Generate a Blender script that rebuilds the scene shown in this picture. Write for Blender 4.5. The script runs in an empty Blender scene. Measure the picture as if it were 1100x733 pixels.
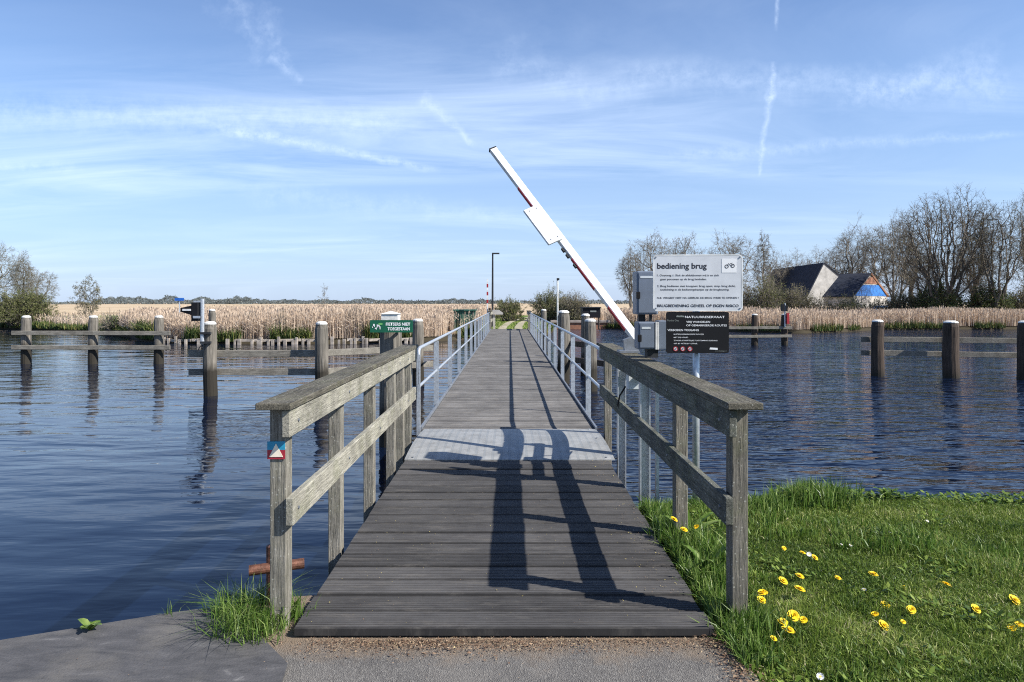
import bpy, bmesh, math, random
import numpy as np
from mathutils import Vector, Matrix
R = math.radians
C = bpy.context.scene.collection
sc = bpy.context.scene
WZ = -0.55          # water level; bridge deck is z = 0, the eye stands 1.65 above it

def at(px, py, d):  # a point d metres up the bridge axis, from its bearing
    return Vector(((px-547.5)/733*d, d, 1.65-(py-325)/733*d))

# ------------------------------------------------------------------ materials
class NT:
    def __init__(s, m):
        s.m = m; m.use_nodes = True; s.t = m.node_tree; s.t.nodes.clear()
    def n(s, typ, **kw):
        x = s.t.nodes.new(typ)
        for k, v in kw.items():
            if k.startswith('i_'):
                key = k[2:]
                key = int(key) if key.isdigit() else key.replace('_', ' ')
                x.inputs[key].default_value = v
            else: setattr(x, k, v)
        return x
    def l(s, a, b): s.t.links.new(a, b)

def c4(c): return (c[0], c[1], c[2], 1)
def add_math(g, op, a, b=None, c=None, clamp=False):
    m = g.n('ShaderNodeMath', operation=op); m.use_clamp = clamp
    for i, v in enumerate((a, b, c)):
        if v is None: continue
        if isinstance(v, (int, float)): m.inputs[i].default_value = v
        else: g.l(v, m.inputs[i])
    return m.outputs[0]
def mixc(g, f, a, b, mode='MIX'):
    m = g.n('ShaderNodeMix', data_type='RGBA', blend_type=mode)
    if isinstance(f, (int, float)): m.inputs[0].default_value = f
    else: g.l(f, m.inputs[0])
    for i, v in ((6, a), (7, b)):
        if isinstance(v, tuple): m.inputs[i].default_value = c4(v)
        else: g.l(v, m.inputs[i])
    return m.outputs[2]
def ramp(g, f, stops):
    r = g.n('ShaderNodeValToRGB'); e = r.color_ramp.elements
    while len(e) < len(stops): e.new(.5)
    for i, (p, c) in enumerate(stops):
        e[i].position = p; e[i].color = c4(c) if isinstance(c, tuple) else (c, c, c, 1)
    g.l(f, r.inputs[0]); return r.outputs[0]
def noise(g, vec, scale, detail=4, rough=.55, dist=0):
    n = g.n('ShaderNodeTexNoise'); g.l(vec, n.inputs['Vector'])
    n.inputs['Scale'].default_value = scale; n.inputs['Detail'].default_value = detail
    n.inputs['Roughness'].default_value = rough; n.inputs['Distortion'].default_value = dist
    return n.outputs[0]
def mapping(g, vec, scale=(1, 1, 1), loc=(0, 0, 0), rot=(0, 0, 0)):
    m = g.n('ShaderNodeMapping'); g.l(vec, m.inputs[0])
    m.inputs['Scale'].default_value = scale; m.inputs['Location'].default_value = loc; m.inputs['Rotation'].default_value = rot
    return m.outputs[0]
def finish(g, col, rough=.7, metal=0., bump=None, bdist=.01, bstr=1., spec=.5):
    p = g.n('ShaderNodeBsdfPrincipled'); o = g.n('ShaderNodeOutputMaterial')
    if isinstance(col, tuple): p.inputs['Base Color'].default_value = c4(col)
    else: g.l(col, p.inputs['Base Color'])
    if isinstance(rough, (int, float)): p.inputs['Roughness'].default_value = rough
    else: g.l(rough, p.inputs['Roughness'])
    p.inputs['Metallic'].default_value = metal
    p.inputs['Specular IOR Level'].default_value = spec
    if bump is not None:
        b = g.n('ShaderNodeBump'); b.inputs['Distance'].default_value = bdist; b.inputs['Strength'].default_value = bstr
        g.l(bump, b.inputs['Height']); g.l(b.outputs[0], p.inputs['Normal'])
    g.l(p.outputs[0], o.inputs[0]); return p
def new(name): return NT(bpy.data.materials.new(name))

M = {}
def simple(name, col, rough=.6, metal=0., var=.15, scale=6, bump=0, spec=.5):
    g = new(name); tc = g.n('ShaderNodeTexCoord').outputs['Object']
    f = noise(g, tc, scale, 5, .6)
    a = tuple(max(0, c*(1-var*1.6)) for c in col); b = tuple(min(1, c*(1+var*1.6)) for c in col)
    col2 = ramp(g, f, [(.3, a), (.7, b)])
    oi = g.n('ShaderNodeObjectInfo').outputs['Random']
    col2 = mixc(g, add_math(g, 'MULTIPLY', oi, var), col2, tuple(c*.6 for c in col))
    finish(g, col2, rough, metal, f if bump else None, bump or .01, 1, spec)
    M[name] = g.m; return g.m
def wood(name, light, dark, axis, green=0., stain=.4, streak=1.):
    g = new(name); tc = g.n('ShaderNodeTexCoord').outputs['Object']
    oi = g.n('ShaderNodeObjectInfo').outputs['Random']
    off = g.n('ShaderNodeCombineXYZ'); g.l(add_math(g, 'MULTIPLY', oi, 37.), off.inputs[0]); g.l(add_math(g, 'MULTIPLY', oi, 11.), off.inputs[2])
    va = g.n('ShaderNodeVectorMath', operation='ADD'); g.l(tc, va.inputs[0]); g.l(off.outputs[0], va.inputs[1]); v = va.outputs[0]
    s = [1, 1, 1]; s['xyz'.index(axis)] = .05
    grain = noise(g, mapping(g, v, tuple(90*k for k in s)), 1, 5, .6)
    fine = noise(g, mapping(g, v, tuple(320*k for k in s)), 1, 3, .6)
    blotch = noise(g, v, 3.2, 6, .65)
    col = ramp(g, grain, [(.3, dark), (.48, tuple((a+b)/2 for a, b in zip(light, dark))), (.68, light)])
    col = mixc(g, ramp(g, blotch, [(.42, 0.), (.66, stain)]), col, tuple(c*.45 for c in dark))
    if green:
        gb = noise(g, mapping(g, v, (1, 1, 1), (5, 3, 2)), 5.5, 6, .7)
        col = mixc(g, ramp(g, gb, [(.48, 0.), (.7, green)]), col, (.13, .15, .045))
    cracks = ramp(g, fine, [(.3, .35), (.42, 1.)])
    col = mixc(g, streak, col, cracks, 'MULTIPLY')
    spots = g.n('ShaderNodeTexVoronoi'); g.l(v, spots.inputs['Vector']); spots.inputs['Scale'].default_value = 38
    col = mixc(g, ramp(g, spots.outputs['Distance'], [(.1, .55), (.2, 0.)]), col, (.5, .5, .44))
    hgt = add_math(g, 'ADD', grain, fine)
    finish(g, col, .85, 0, hgt, .006, .9, .25)
    M[name] = g.m
wood('wood_y', (.45, .425, .35), (.20, .19, .155), 'y', .28, .6)
wood('wood_z', (.34, .315, .265), (.115, .108, .09), 'z', .15, .5)
wood('wood_cap', (.17, .155, .12), (.05, .046, .036), 'y', .22, .5)
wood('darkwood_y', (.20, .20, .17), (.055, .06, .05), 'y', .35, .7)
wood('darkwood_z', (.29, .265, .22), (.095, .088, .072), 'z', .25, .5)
wood('rail_x', (.33, .305, .26), (.12, .11, .09), 'x', 0, .5)
wood('tar_wood', (.12, .095, .075), (.035, .028, .024), 'z', 0, .4)
def piling_mat(name, light, dark, wet=.5):
    g = new(name); tc = g.n('ShaderNodeTexCoord').outputs['Object']
    oi = g.n('ShaderNodeObjectInfo').outputs['Random']
    off = g.n('ShaderNodeCombineXYZ'); g.l(add_math(g, 'MULTIPLY', oi, 37.), off.inputs[0])
    va = g.n('ShaderNodeVectorMath', operation='ADD'); g.l(tc, va.inputs[0]); g.l(off.outputs[0], va.inputs[1]); v = va.outputs[0]
    grain = noise(g, mapping(g, v, (28, 28, 1.6)), 1, 5, .65)
    col = ramp(g, grain, [(.32, dark), (.65, light)])
    geo = g.n('ShaderNodeNewGeometry').outputs['Position']
    sx = g.n('ShaderNodeSeparateXYZ'); g.l(geo, sx.inputs[0])
    h = add_math(g, 'ADD', sx.outputs[2], add_math(g, 'MULTIPLY', noise(g, v, 5, 4), .35))
    wetf = ramp(g, add_math(g, 'MULTIPLY_ADD', h, 1, .5), [(max(0, wet-.28), 1.), (wet, 0.)])
    col = mixc(g, wetf, col, (.03, .026, .02))
    finish(g, col, .85, 0, grain, .012, 1, .25)
    M[name] = g.m
piling_mat('piling_grey', (.21, .19, .16), (.06, .055, .046), .95)
piling_mat('piling_dark', (.085, .062, .048), (.025, .019, .015), .45)
simple('white_paint', (.72, .72, .70), .5, 0, .16, 7)
simple('cap_white', (.68, .67, .63), .6, 0, .15, 22)
simple('galv', (.50, .53, .56), .42, .55, .14, 30)
simple('galv_dark', (.24, .26, .29), .5, .5, .15, 20)
simple('steel_dark', (.03, .032, .035), .6, 0, .2, 12, 0, .2)
simple('box_grey', (.135, .165, .215), .5, 0, .07, 8)
simple('box_grey_light', (.56, .60, .62), .5, 0, .07, 8)
simple('black', (.012, .012, .014), .55, 0, .1, 8, 0, .2)
simple('sign_black', (.012, .012, .014), .6, 0, .1, 8, 0, .15)
simple('sign_white', (.60, .61, .63), .4, 0, .05, 8)
simple('ink', (.02, .02, .03), .6, 0, .0, 8)
simple('letter_white', (.78, .78, .78), .6, 0, .0, 8)
simple('letter_grey', (.22, .24, .22), .6, 0, .1, 8)
simple('red', (.34, .015, .02), .5, 0, .1, 20)
simple('green_sign', (.006, .10, .05), .4, 0, .06, 8)
simple('leaf_green_paint', (.15, .42, .12), .5)
simple('marker_blue', (.02, .26, .42), .5, 0, .1, 30)
simple('marker_red', (.33, .02, .035), .5, 0, .1, 30)
simple('marker_cream', (.78, .70, .55), .5, 0, .1, 30)
simple('blue_sign', (.02, .13, .5), .45)
simple('rust', (.15, .065, .04), .6, .35, .4, 30, .004)
simple('green_hut', (.02, .10, .07), .6, 0, .2, 4)
simple('roof_slate', (.034, .039, .054), .85, 0, .3, 2.5, 0, .15)
simple('render_white', (.42, .40, .37), .85, 0, .2, 1.2)
simple('brick', (.28, .13, .08), .9, 0, .3, 2)
simple('blue_paint', (.02, .15, .48), .5, 0, .35, 2.5)
simple('verge_orange', (.26, .12, .06), .6)
simple('bark', (.20, .18, .15), .95, 0, .3, 3, .02, .2)
simple('bark_dark', (.125, .108, .088), .95, 0, .3, 3, .02, .2)
simple('petal_yellow', (.85, .60, .005), .7, 0, .08, 90)
simple('petal_white', (.80, .80, .82), .7)
simple('stone_edge', (.33, .28, .25), .9, 0, .3, 1.5)
simple('timber_pale', (.38, .33, .28), .9, 0, .35, 3)

def foliage(name, stops, rough=.6, trans=.25):
    g = new(name)
    a = g.n('ShaderNodeAttribute', attribute_name='rnd').outputs['Fac']
    col = ramp(g, a, stops)
    d = g.n('ShaderNodeBsdfPrincipled'); g.l(col, d.inputs['Base Color']); d.inputs['Roughness'].default_value = rough; d.inputs['Specular IOR Level'].default_value = .3
    t = g.n('ShaderNodeBsdfTranslucent'); g.l(col, t.inputs[0])
    mx = g.n('ShaderNodeMixShader'); mx.inputs[0].default_value = trans
    g.l(d.outputs[0], mx.inputs[1]); g.l(t.outputs[0], mx.inputs[2])
    o = g.n('ShaderNodeOutputMaterial'); g.l(mx.outputs[0], o.inputs[0]); M[name] = g.m
foliage('blade', [(0, (.03, .07, .010)), (.35, (.12, .19, .026)), (.7, (.27, .34, .068)), (.88, (.42, .43, .16)), (1, (.60, .54, .30))], .45, .3)
foliage('blade_lush', [(0, (.045, .10, .014)), (.6, (.12, .205, .035)), (1, (.28, .35, .11))], .4, .35)
foliage('reed', [(0, (.32, .24, .17)), (.3, (.50, .39, .29)), (.8, (.66, .53, .41)), (1, (.80, .70, .57))], .75, .2)
foliage('shore_green', [(0, (.03, .055, .015)), (.6, (.08, .12, .03)), (.85, (.16, .17, .04)), (1, (.25, .2, .1))], .7, .2)
foliage('bud_olive', [(0, (.08, .08, .035)), (.6, (.17, .16, .075)), (1, (.30, .26, .15))], .8, .3)
foliage('bud_grey', [(0, (.12, .11, .085)), (.6, (.22, .20, .15)), (1, (.34, .30, .22))], .8, .3)
foliage('bush_green', [(0, (.06, .075, .022)), (.5, (.13, .145, .05)), (1, (.22, .22, .09))], .8, .3)
foliage('far_trees', [(0, (.07, .09, .095)), (.6, (.11, .13, .13)), (1, (.17, .18, .17))], .9, .1)
foliage('litter', [(0, (.09, .05, .03)), (.5, (.22, .14, .09)), (.8, (.35, .26, .17)), (1, (.6, .5, .15))], .9, 0)

# water ------------------------------------------------------------
g = new('water'); pos = g.n('ShaderNodeNewGeometry').outputs['Position']
sx = g.n('ShaderNodeSeparateXYZ'); g.l(pos, sx.inputs[0])
side = ramp(g, add_math(g, 'MULTIPLY_ADD', sx.outputs[0], 1/12., .5), [(.15, .26), (.50, .45), (.62, 2.9)])
farf = ramp(g, add_math(g, 'MULTIPLY', sx.outputs[1], 1/60.), [(.06, .5), (.20, .85), (.5, 1.)])
patch = ramp(g, noise(g, mapping(g, pos, (.05, .16, 1)), 1, 3), [(.35, .55), (.65, 1.25)])
n1 = noise(g, mapping(g, pos, (.85, 2.9, 1), rot=(0, 0, R(6))), 1, 3, .5, .4)
n2 = noise(g, mapping(g, pos, (2.6, 8., 1), rot=(0, 0, R(-8))), 1, 2, .5, .3)
n3 = noise(g, mapping(g, pos, (.5, 1.1, 1), rot=(0, 0, R(14))), 1, 2, .5)
h = add_math(g, 'ADD', add_math(g, 'MULTIPLY', n1, .6), add_math(g, 'MULTIPLY', n2, .2))
h = add_math(g, 'MULTIPLY', add_math(g, 'MULTIPLY', h, side), patch)
big = add_math(g, 'MULTIPLY', n3, add_math(g, 'MULTIPLY_ADD', side, .5, .45))
h = add_math(g, 'MULTIPLY', add_math(g, 'ADD', h, big), farf)
p = finish(g, (.003, .007, .020), .03, 0, h, .11, 1)
p.inputs['IOR'].default_value = 1.333
M['water'] = g.m

# asphalt -------------------------------------------------------------
g = new('asphalt'); tc = g.n('ShaderNodeTexCoord').outputs['Object']
v = g.n('ShaderNodeTexVoronoi'); g.l(tc, v.inputs['Vector']); v.inputs['Scale'].default_value = 170
col = ramp(g, v.outputs['Color'], [(.2, (.085, .080, .075)), (.6, (.13, .123, .115)), (.95, (.22, .21, .19))])
big = noise(g, tc, 2.2, 6, .65)
col = mixc(g, ramp(g, big, [(.4, 0.), (.7, .45)]), col, (.20, .185, .165))
col = mixc(g, ramp(g, noise(g, tc, 7, 5), [(.55, 0.), (.7, .3)]), col, (.05, .05, .052))
sy = g.n('ShaderNodeSeparateXYZ'); g.l(tc, sy.inputs[0])
dm_ = add_math(g, 'ADD', sy.outputs[1], add_math(g, 'MULTIPLY_ADD', noise(g, tc, 4.5, 6, .7), .55, -.275))
dirt = ramp(g, add_math(g, 'ADD', add_math(g, 'MULTIPLY', dm_, .2), 0.), [(.640, 0.), (.69, .75)])
col = mixc(g, dirt, col, (.20, .145, .095))
finish(g, col, .9, 0, v.outputs['Distance'], .004, 1, .3); M['asphalt'] = g.m
g = new('mat_rubber'); tc = g.n('ShaderNodeTexCoord').outputs['Object']
a = noise(g, mapping(g, tc, (5, 14, 1), rot=(0, 0, R(25))), 1, 6, .7, .6); b = noise(g, tc, 90, 3)
col = ramp(g, a, [(.3, (.05, .05, .053)), (.62, (.09, .088, .09)), (.8, (.20, .195, .19))])
col = mixc(g, ramp(g, noise(g, tc, 3, 5, .6), [(.5, 0.), (.75, .5)]), col, (.18, .165, .14))
finish(g, col, .8, 0, add_math(g, 'ADD', a, add_math(g, 'MULTIPLY', b, .4)), .008, 1, .3); M['mat_rubber'] = g.m
# soil under the lawn
g = new('soil'); tc = g.n('ShaderNodeTexCoord').outputs['Object']
col = ramp(g, noise(g, tc, 14, 6, .7), [(.3, (.03, .035, .012)), (.55, (.06, .085, .02)), (.75, (.12, .10, .05))])
finish(g, col, .95, 0, noise(g, tc, 40, 4), .02, 1, .1); M['soil'] = g.m
# deck ----------------------------------------------------------------
def deckmat(name, pitch, y0, lo, hi, rough):
    g = new(name); tc = g.n('ShaderNodeTexCoord').outputs['Object']
    s = g.n('ShaderNodeSeparateXYZ'); g.l(tc, s.inputs[0])
    idx = add_math(g, 'FLOOR', add_math(g, 'MULTIPLY_ADD', s.outputs[1], 1/pitch, -y0/pitch))
    wn = g.n('ShaderNodeTexWhiteNoise', noise_dimensions='1D'); g.l(idx, wn.inputs['W'])
    cx = g.n('ShaderNodeCombineXYZ'); g.l(add_math(g, 'MULTIPLY_ADD', wn.outputs[0], 40., s.outputs[0]), cx.inputs[0]); g.l(s.outputs[1], cx.inputs[1])
    gr = noise(g, mapping(g, cx.outputs[0], (4, 70, 1)), 1, 5, .65)
    bl = noise(g, mapping(g, tc, (1.6, 1.1, 1)), 1, 6, .65)
    col = ramp(g, gr, [(.3, lo), (.7, hi)])
    col = mixc(g, ramp(g, bl, [(.4, 0.), (.68, .55)]), col, tuple(c*1.5 for c in hi))
    col = mixc(g, 1., col, ramp(g, wn.outputs[0], [(0, .72), (1, 1.18)]), 'MULTIPLY')
    fr = add_math(g, 'FRACT', add_math(g, 'MULTIPLY_ADD', s.outputs[1], 1/pitch, -y0/pitch))
    ed = add_math(g, 'ABSOLUTE', add_math(g, 'SUBTRACT', fr, .5))
    wob_ = add_math(g, 'MULTIPLY_ADD', noise(g, mapping(g, tc, (9, 9, 1)), 1, 5, .7), .10, -.05)
    col = mixc(g, ramp(g, add_math(g, 'ADD', ed, wob_), [(.40, 0.), (.47, .75)]), col, tuple(c*.35 for c in lo))
    worn = ramp(g, noise(g, mapping(g, tc, (2.5, 12, 1)), 1, 6, .75), [(.52, 0.), (.72, .5)])
    col = mixc(g, worn, col, (hi[0]*2.1, hi[1]*2.0, hi[2]*1.8))
    finish(g, col, rough, 0, gr, .004, 1, .25); M[name] = g.m
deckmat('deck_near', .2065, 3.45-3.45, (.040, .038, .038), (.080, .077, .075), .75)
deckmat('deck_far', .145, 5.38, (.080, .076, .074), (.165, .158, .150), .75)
# tread plate
g = new('tread'); tc = g.n('ShaderNodeTexCoord').outputs['Object']
s = g.n('ShaderNodeSeparateXYZ'); g.l(tc, s.inputs[0])
w1 = add_math(g, 'ABSOLUTE', add_math(g, 'SINE', add_math(g, 'MULTIPLY', s.outputs[0], math.pi/.09)))
w2 = add_math(g, 'SINE', add_math(g, 'MULTIPLY', s.outputs[1], 2*math.pi/.035))
w3 = add_math(g, 'MULTIPLY', add_math(g, 'GREATER_THAN', w1, .45), add_math(g, 'GREATER_THAN', w2, .1))
col = ramp(g, noise(g, tc, 5, 5), [(.3, (.20, .205, .20)), (.7, (.33, .335, .325))])
col = mixc(g, add_math(g, 'MULTIPLY', add_math(g, 'LESS_THAN', w1, .3), .35), col, (.30, .32, .33))
col = mixc(g, add_math(g, 'MULTIPLY', w3, .35), col, (.70, .69, .66))
col = mixc(g, ramp(g, noise(g, tc, 9, 6, .7), [(.5, 0.), (.72, .5)]), col, (.16, .145, .12))
finish(g, col, .55, .25, w3, .012, 1); M['tread'] = g.m

# far land -----------------------------------------------------------
g = new('far_land'); pos = g.n('ShaderNodeNewGeometry').outputs['Position']
s = g.n('ShaderNodeSeparateXYZ'); g.l(pos, s.inputs[0])
st = ramp(g, noise(g, mapping(g, pos, (.02, .06, 1)), 1, 5, .6), [(.3, (.34, .25, .15)), (.6, (.52, .41, .28)), (.8, (.30, .27, .13))])
gr = ramp(g, noise(g, mapping(g, pos, (.3, .9, 1)), 1, 5), [(.3, (.07, .12, .02)), (.7, (.16, .22, .05))])
nx = add_math(g, 'ADD', s.outputs[0], add_math(g, 'MULTIPLY', noise(g, pos, .25, 4), 6.))
m1 = ramp(g, add_math(g, 'MULTIPLY_ADD', add_math(g, 'ABSOLUTE', add_math(g, 'SUBTRACT', nx, 5.)), -1/5., 1.1), [(0, 0.), (.25, 1.)])
m2 = add_math(g, 'LESS_THAN', nx, -25.)
yl = ramp(g, add_math(g, 'MULTIPLY', s.outputs[1], .01), [(.9, 1.), (1., 0.)])
m12 = add_math(g, 'MULTIPLY', add_math(g, 'MAXIMUM', m1, m2), yl)
mud = ramp(g, add_math(g, 'ADD', s.outputs[2], 1.), [(.74, 1.), (.80, 0.)])
finish(g, mixc(g, mud, mixc(g, m12, st, gr), (.05, .042, .028)), .95, 0, spec=.1); M['far_land'] = g.m
g = new('track'); pos = g.n('ShaderNodeNewGeometry').outputs['Position']
finish(g, ramp(g, noise(g, pos, 1.5, 5), [(.35, (.16, .17, .06)), (.5, (.32, .28, .19)), (.7, (.42, .37, .28))]), .95); M['track'] = g.m

# ------------------------------------------------------------------ helpers
class MB:
    def __init__(s): s.v = []; s.f = []
    def add(s, vs, fs):
        k = len(s.v); s.v += [Vector(p) for p in vs]; s.f += [tuple(i+k for i in f) for f in fs]; return s
    def box(s, x0, x1, y0, y1, z0, z1, mat=None):
        vs = [Vector((x, y, z)) for x in (x0, x1) for y in (y0, y1) for z in (z0, z1)]
        if mat: vs = [mat @ p for p in vs]
        return s.add(vs, [(0, 1, 3, 2), (4, 6, 7, 5), (0, 4, 5, 1), (2, 3, 7, 6), (0, 2, 6, 4), (1, 5, 7, 3)])
    def bar(s, a, b, w, h, up=(0, 0, 1)):
        a = Vector(a); b = Vector(b); d = (b-a).normalized(); u = Vector(up)
        r = d.cross(u).normalized(); u = r.cross(d).normalized()
        q = [(-w/2, -h/2), (w/2, -h/2), (w/2, h/2), (-w/2, h/2)]
        vs = [p+r*i+u*j for p in (a, b) for i, j in q]
        return s.add(vs, [(3, 2, 1, 0), (4, 5, 6, 7), (0, 1, 5, 4), (1, 2, 6, 5), (2, 3, 7, 6), (3, 0, 4, 7)])
    def tube(s, pts, rad, n=10, cap=True, jit=0, rng=None):
        pts = [Vector(p) for p in pts]
        if isinstance(rad, (int, float)): rad = [rad]*len(pts)
        rings = []; prev = None
        for i, p in enumerate(pts):
            d = (pts[min(i+1, len(pts)-1)]-pts[max(i-1, 0)]).normalized()
            if prev is None:
                r = d.cross(Vector((0, 0, 1)) if abs(d.z) < .9 else Vector((1, 0, 0))).normalized()
            else: r = (prev - d*prev.dot(d)).normalized()
            prev = r; u = d.cross(r)
            rings.append([p+(r*math.cos(t)+u*math.sin(t))*rad[i]*(1+(rng.uniform(-jit, jit) if jit else 0)) for t in [2*math.pi*k/n for k in range(n)]])
        vs = [q for ring in rings for q in ring]; fs = []
        for i in range(len(pts)-1):
            for k in range(n):
                a, b = i*n+k, i*n+(k+1) % n
                fs.append((a, b, b+n, a+n))
        if cap: fs += [tuple(reversed(range(n))), tuple(range((len(pts)-1)*n, len(pts)*n))]
        return s.add(vs, fs)
    def prism(s, poly, y0, y1, fn=lambda x, z, y: (x, y, z)):
        n = len(poly); vs = [fn(x, z, y) for y in (y0, y1) for x, z in poly]
        return s.add(vs, [tuple(range(n)), tuple(reversed(range(n, 2*n)))]+[(k, k+n, (k+1) % n+n, (k+1) % n) for k in range(n)])
    def build(s, name, m, parent=None, bevel=0, smooth=False):
        org = wloc(parent) if parent else Vector()
        me = bpy.data.meshes.new(name); me.from_pydata([p-org for p in s.v], [], s.f)
        bm = bmesh.new(); bm.from_mesh(me); bmesh.ops.recalc_face_normals(bm, faces=bm.faces)
        if bevel: bmesh.ops.bevel(bm, geom=bm.edges[:], offset=bevel, segments=1, affect='EDGES', clamp_overlap=True)
        if smooth:
            for f in bm.faces: f.smooth = True
        bm.to_mesh(me); bm.free()
        return link(name, me, m, parent)
def wloc(o):
    v = Vector()
    while o: v += o.location; o = o.parent
    return v
def link(name, me, m, parent=None):
    me.materials.append(M[m] if isinstance(m, str) else m)
    o = bpy.data.objects.new(name, me); C.objects.link(o)
    if parent: o.parent = parent
    return o
def tag(o, label=None, cat=None, group=None, kind=None):
    for k, v in (('label', label), ('category', cat), ('group', group), ('kind', kind)):
        if v: o[k] = v
    return o
def thing(name, loc, label, cat, group=None):
    o = bpy.data.objects.new(name, None); C.objects.link(o); o.location = loc; o.empty_display_size = .2
    return tag(o, label, cat, group)
def npmesh(name, V, T, m, parent=None, rnd=None):
    V = np.asarray(V, dtype=np.float32).reshape(-1, 3); T = np.asarray(T, dtype=np.int32).reshape(-1, 3)
    if parent: V = V-np.array(wloc(parent), dtype=np.float32)
    me = bpy.data.meshes.new(name)
    me.vertices.add(len(V)); me.vertices.foreach_set('co', V.ravel())
    me.loops.add(T.size); me.loops.foreach_set('vertex_index', T.ravel())
    me.polygons.add(len(T)); me.polygons.foreach_set('loop_start', np.arange(0, T.size, 3, dtype=np.int32))
    me.update(calc_edges=True)
    if rnd is not None:
        a = me.attributes.new('rnd', 'FLOAT', 'POINT'); a.data.foreach_set('value', np.asarray(rnd, dtype=np.float32))
    return link(name, me, m, parent)
def blades(P, L, W, rs, lean=.5, col=None, bend=.6, mid=.55):
    """bent tapered blades at points P; returns V, T, rnd"""
    n = len(P); a = rs.uniform(0, 2*np.pi, n); b = rs.uniform(0, 2*np.pi, n)
    side = np.stack([np.cos(a), np.sin(a), np.zeros(n)], 1)*(W/2)[:, None]
    ld = np.stack([np.cos(b), np.sin(b), np.zeros(n)], 1); ln = np.minimum(np.abs(rs.normal(0, lean, n)), 1.9)[:, None]
    up = np.array([0, 0, 1.])
    midp = P+(up*.55+ld*ln*.25)*L[:, None]
    tip = P+(up*(1-.35*np.minimum(ln, 1.6)*bend)+ld*ln*.85)*L[:, None]
    V = np.stack([P-side, P+side, midp-side*.8, midp+side*.8, tip], 1)
    base = np.arange(n)[:, None, None]*5
    T = base+np.array([[0, 1, 3], [0, 3, 2], [2, 3, 4]])[None]
    if col is None: col = rs.uniform(0, 1, n)
    return V.reshape(-1, 3), T.reshape(-1, 3), np.repeat(col, 5)
def join(parts):
    Vs, Ts, Rs = [], [], []; k = 0
    for V, T, r in parts:
        Vs.append(V); Ts.append(T+k); Rs.append(r); k += len(V)
    return np.concatenate(Vs), np.concatenate(Ts), np.concatenate(Rs)
def vnoise(x, y, s=1., seed=0):
    x = x*s+seed*13.7; y = y*s+seed*7.3
    return (np.sin(x*1.3+1.7*np.sin(y*.9+.5))+np.sin(y*1.7+1.3*np.sin(x*1.1+2))+np.sin((x+y)*.83+1.1*np.sin(x*.37-y*.6)))/6+.5

# ------------------------------------------------------------------ camera, sun, sky
cam = bpy.data.cameras.new('camera'); co = bpy.data.objects.new('camera', cam); C.objects.link(co)
co.location = (0, 0, 1.65); co.rotation_euler = (R(90), 0, 0)
cam.lens = 24; cam.sensor_width = 36; cam.shift_x = 2.5/1100; cam.shift_y = -41.5/1100
cam.clip_end = 5000; cam.clip_start = .05
sc.camera = co
sd = Vector((1.085, -.45, 1)).normalized()
sun = bpy.data.lights.new('sun', 'SUN'); sun.energy = 4.8; sun.angle = R(.5); sun.color = (1, .955, .88)
so = bpy.data.objects.new('sun', sun); C.objects.link(so); so.rotation_euler = sd.to_track_quat('Z', 'Y').to_euler(); so.location = (20, -10, 30)

w = bpy.data.worlds.new('World'); sc.world = w; w.use_nodes = True
g = NT.__new__(NT); g.t = w.node_tree; g.t.nodes.clear()
sky = g.n('ShaderNodeTexSky', sky_type='NISHITA'); sky.sun_disc = False
sky.sun_elevation = math.asin(sd.z); sky.sun_rotation = math.atan2(sd.x, sd.y)
sky.air_density = 1.0; sky.dust_density = .6; sky.ozone_density = 2.2
gen = g.n('ShaderNodeTexCoord').outputs['Generated']
s = g.n('ShaderNodeSeparateXYZ'); g.l(gen, s.inputs[0]); X, Y, Z = s.outputs
Zc = add_math(g, 'MAXIMUM', Z, .02); Yc = add_math(g, 'MAXIMUM', Y, .02)
# cloud plane coordinates
cp = g.n('ShaderNodeCombineXYZ'); zz = add_math(g, 'ADD', Zc, .08)
g.l(add_math(g, 'DIVIDE', X, zz), cp.inputs[0]); g.l(add_math(g, 'DIVIDE', Y, zz), cp.inputs[1]); cpo = cp.outputs[0]
wisp = noise(g, mapping(g, cpo, (.5, 1.25, 1), (3.1, 1.2, 0), (0, 0, R(-7))), 1, 8, .62, 1.1)
band = noise(g, mapping(g, cpo, (.22, .7, 1), (7.3, .4, 0), (0, 0, R(4))), 1, 3, .5)
cl = add_math(g, 'MULTIPLY', ramp(g, wisp, [(.38, 0.), (.72, .95)]), ramp(g, band, [(.38, .12), (.62, 1.)]))
cl = add_math(g, 'MULTIPLY', cl, ramp(g, Z, [(.0, .35), (.14, 1.), (.42, .75), (.62, .15)]))
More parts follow.
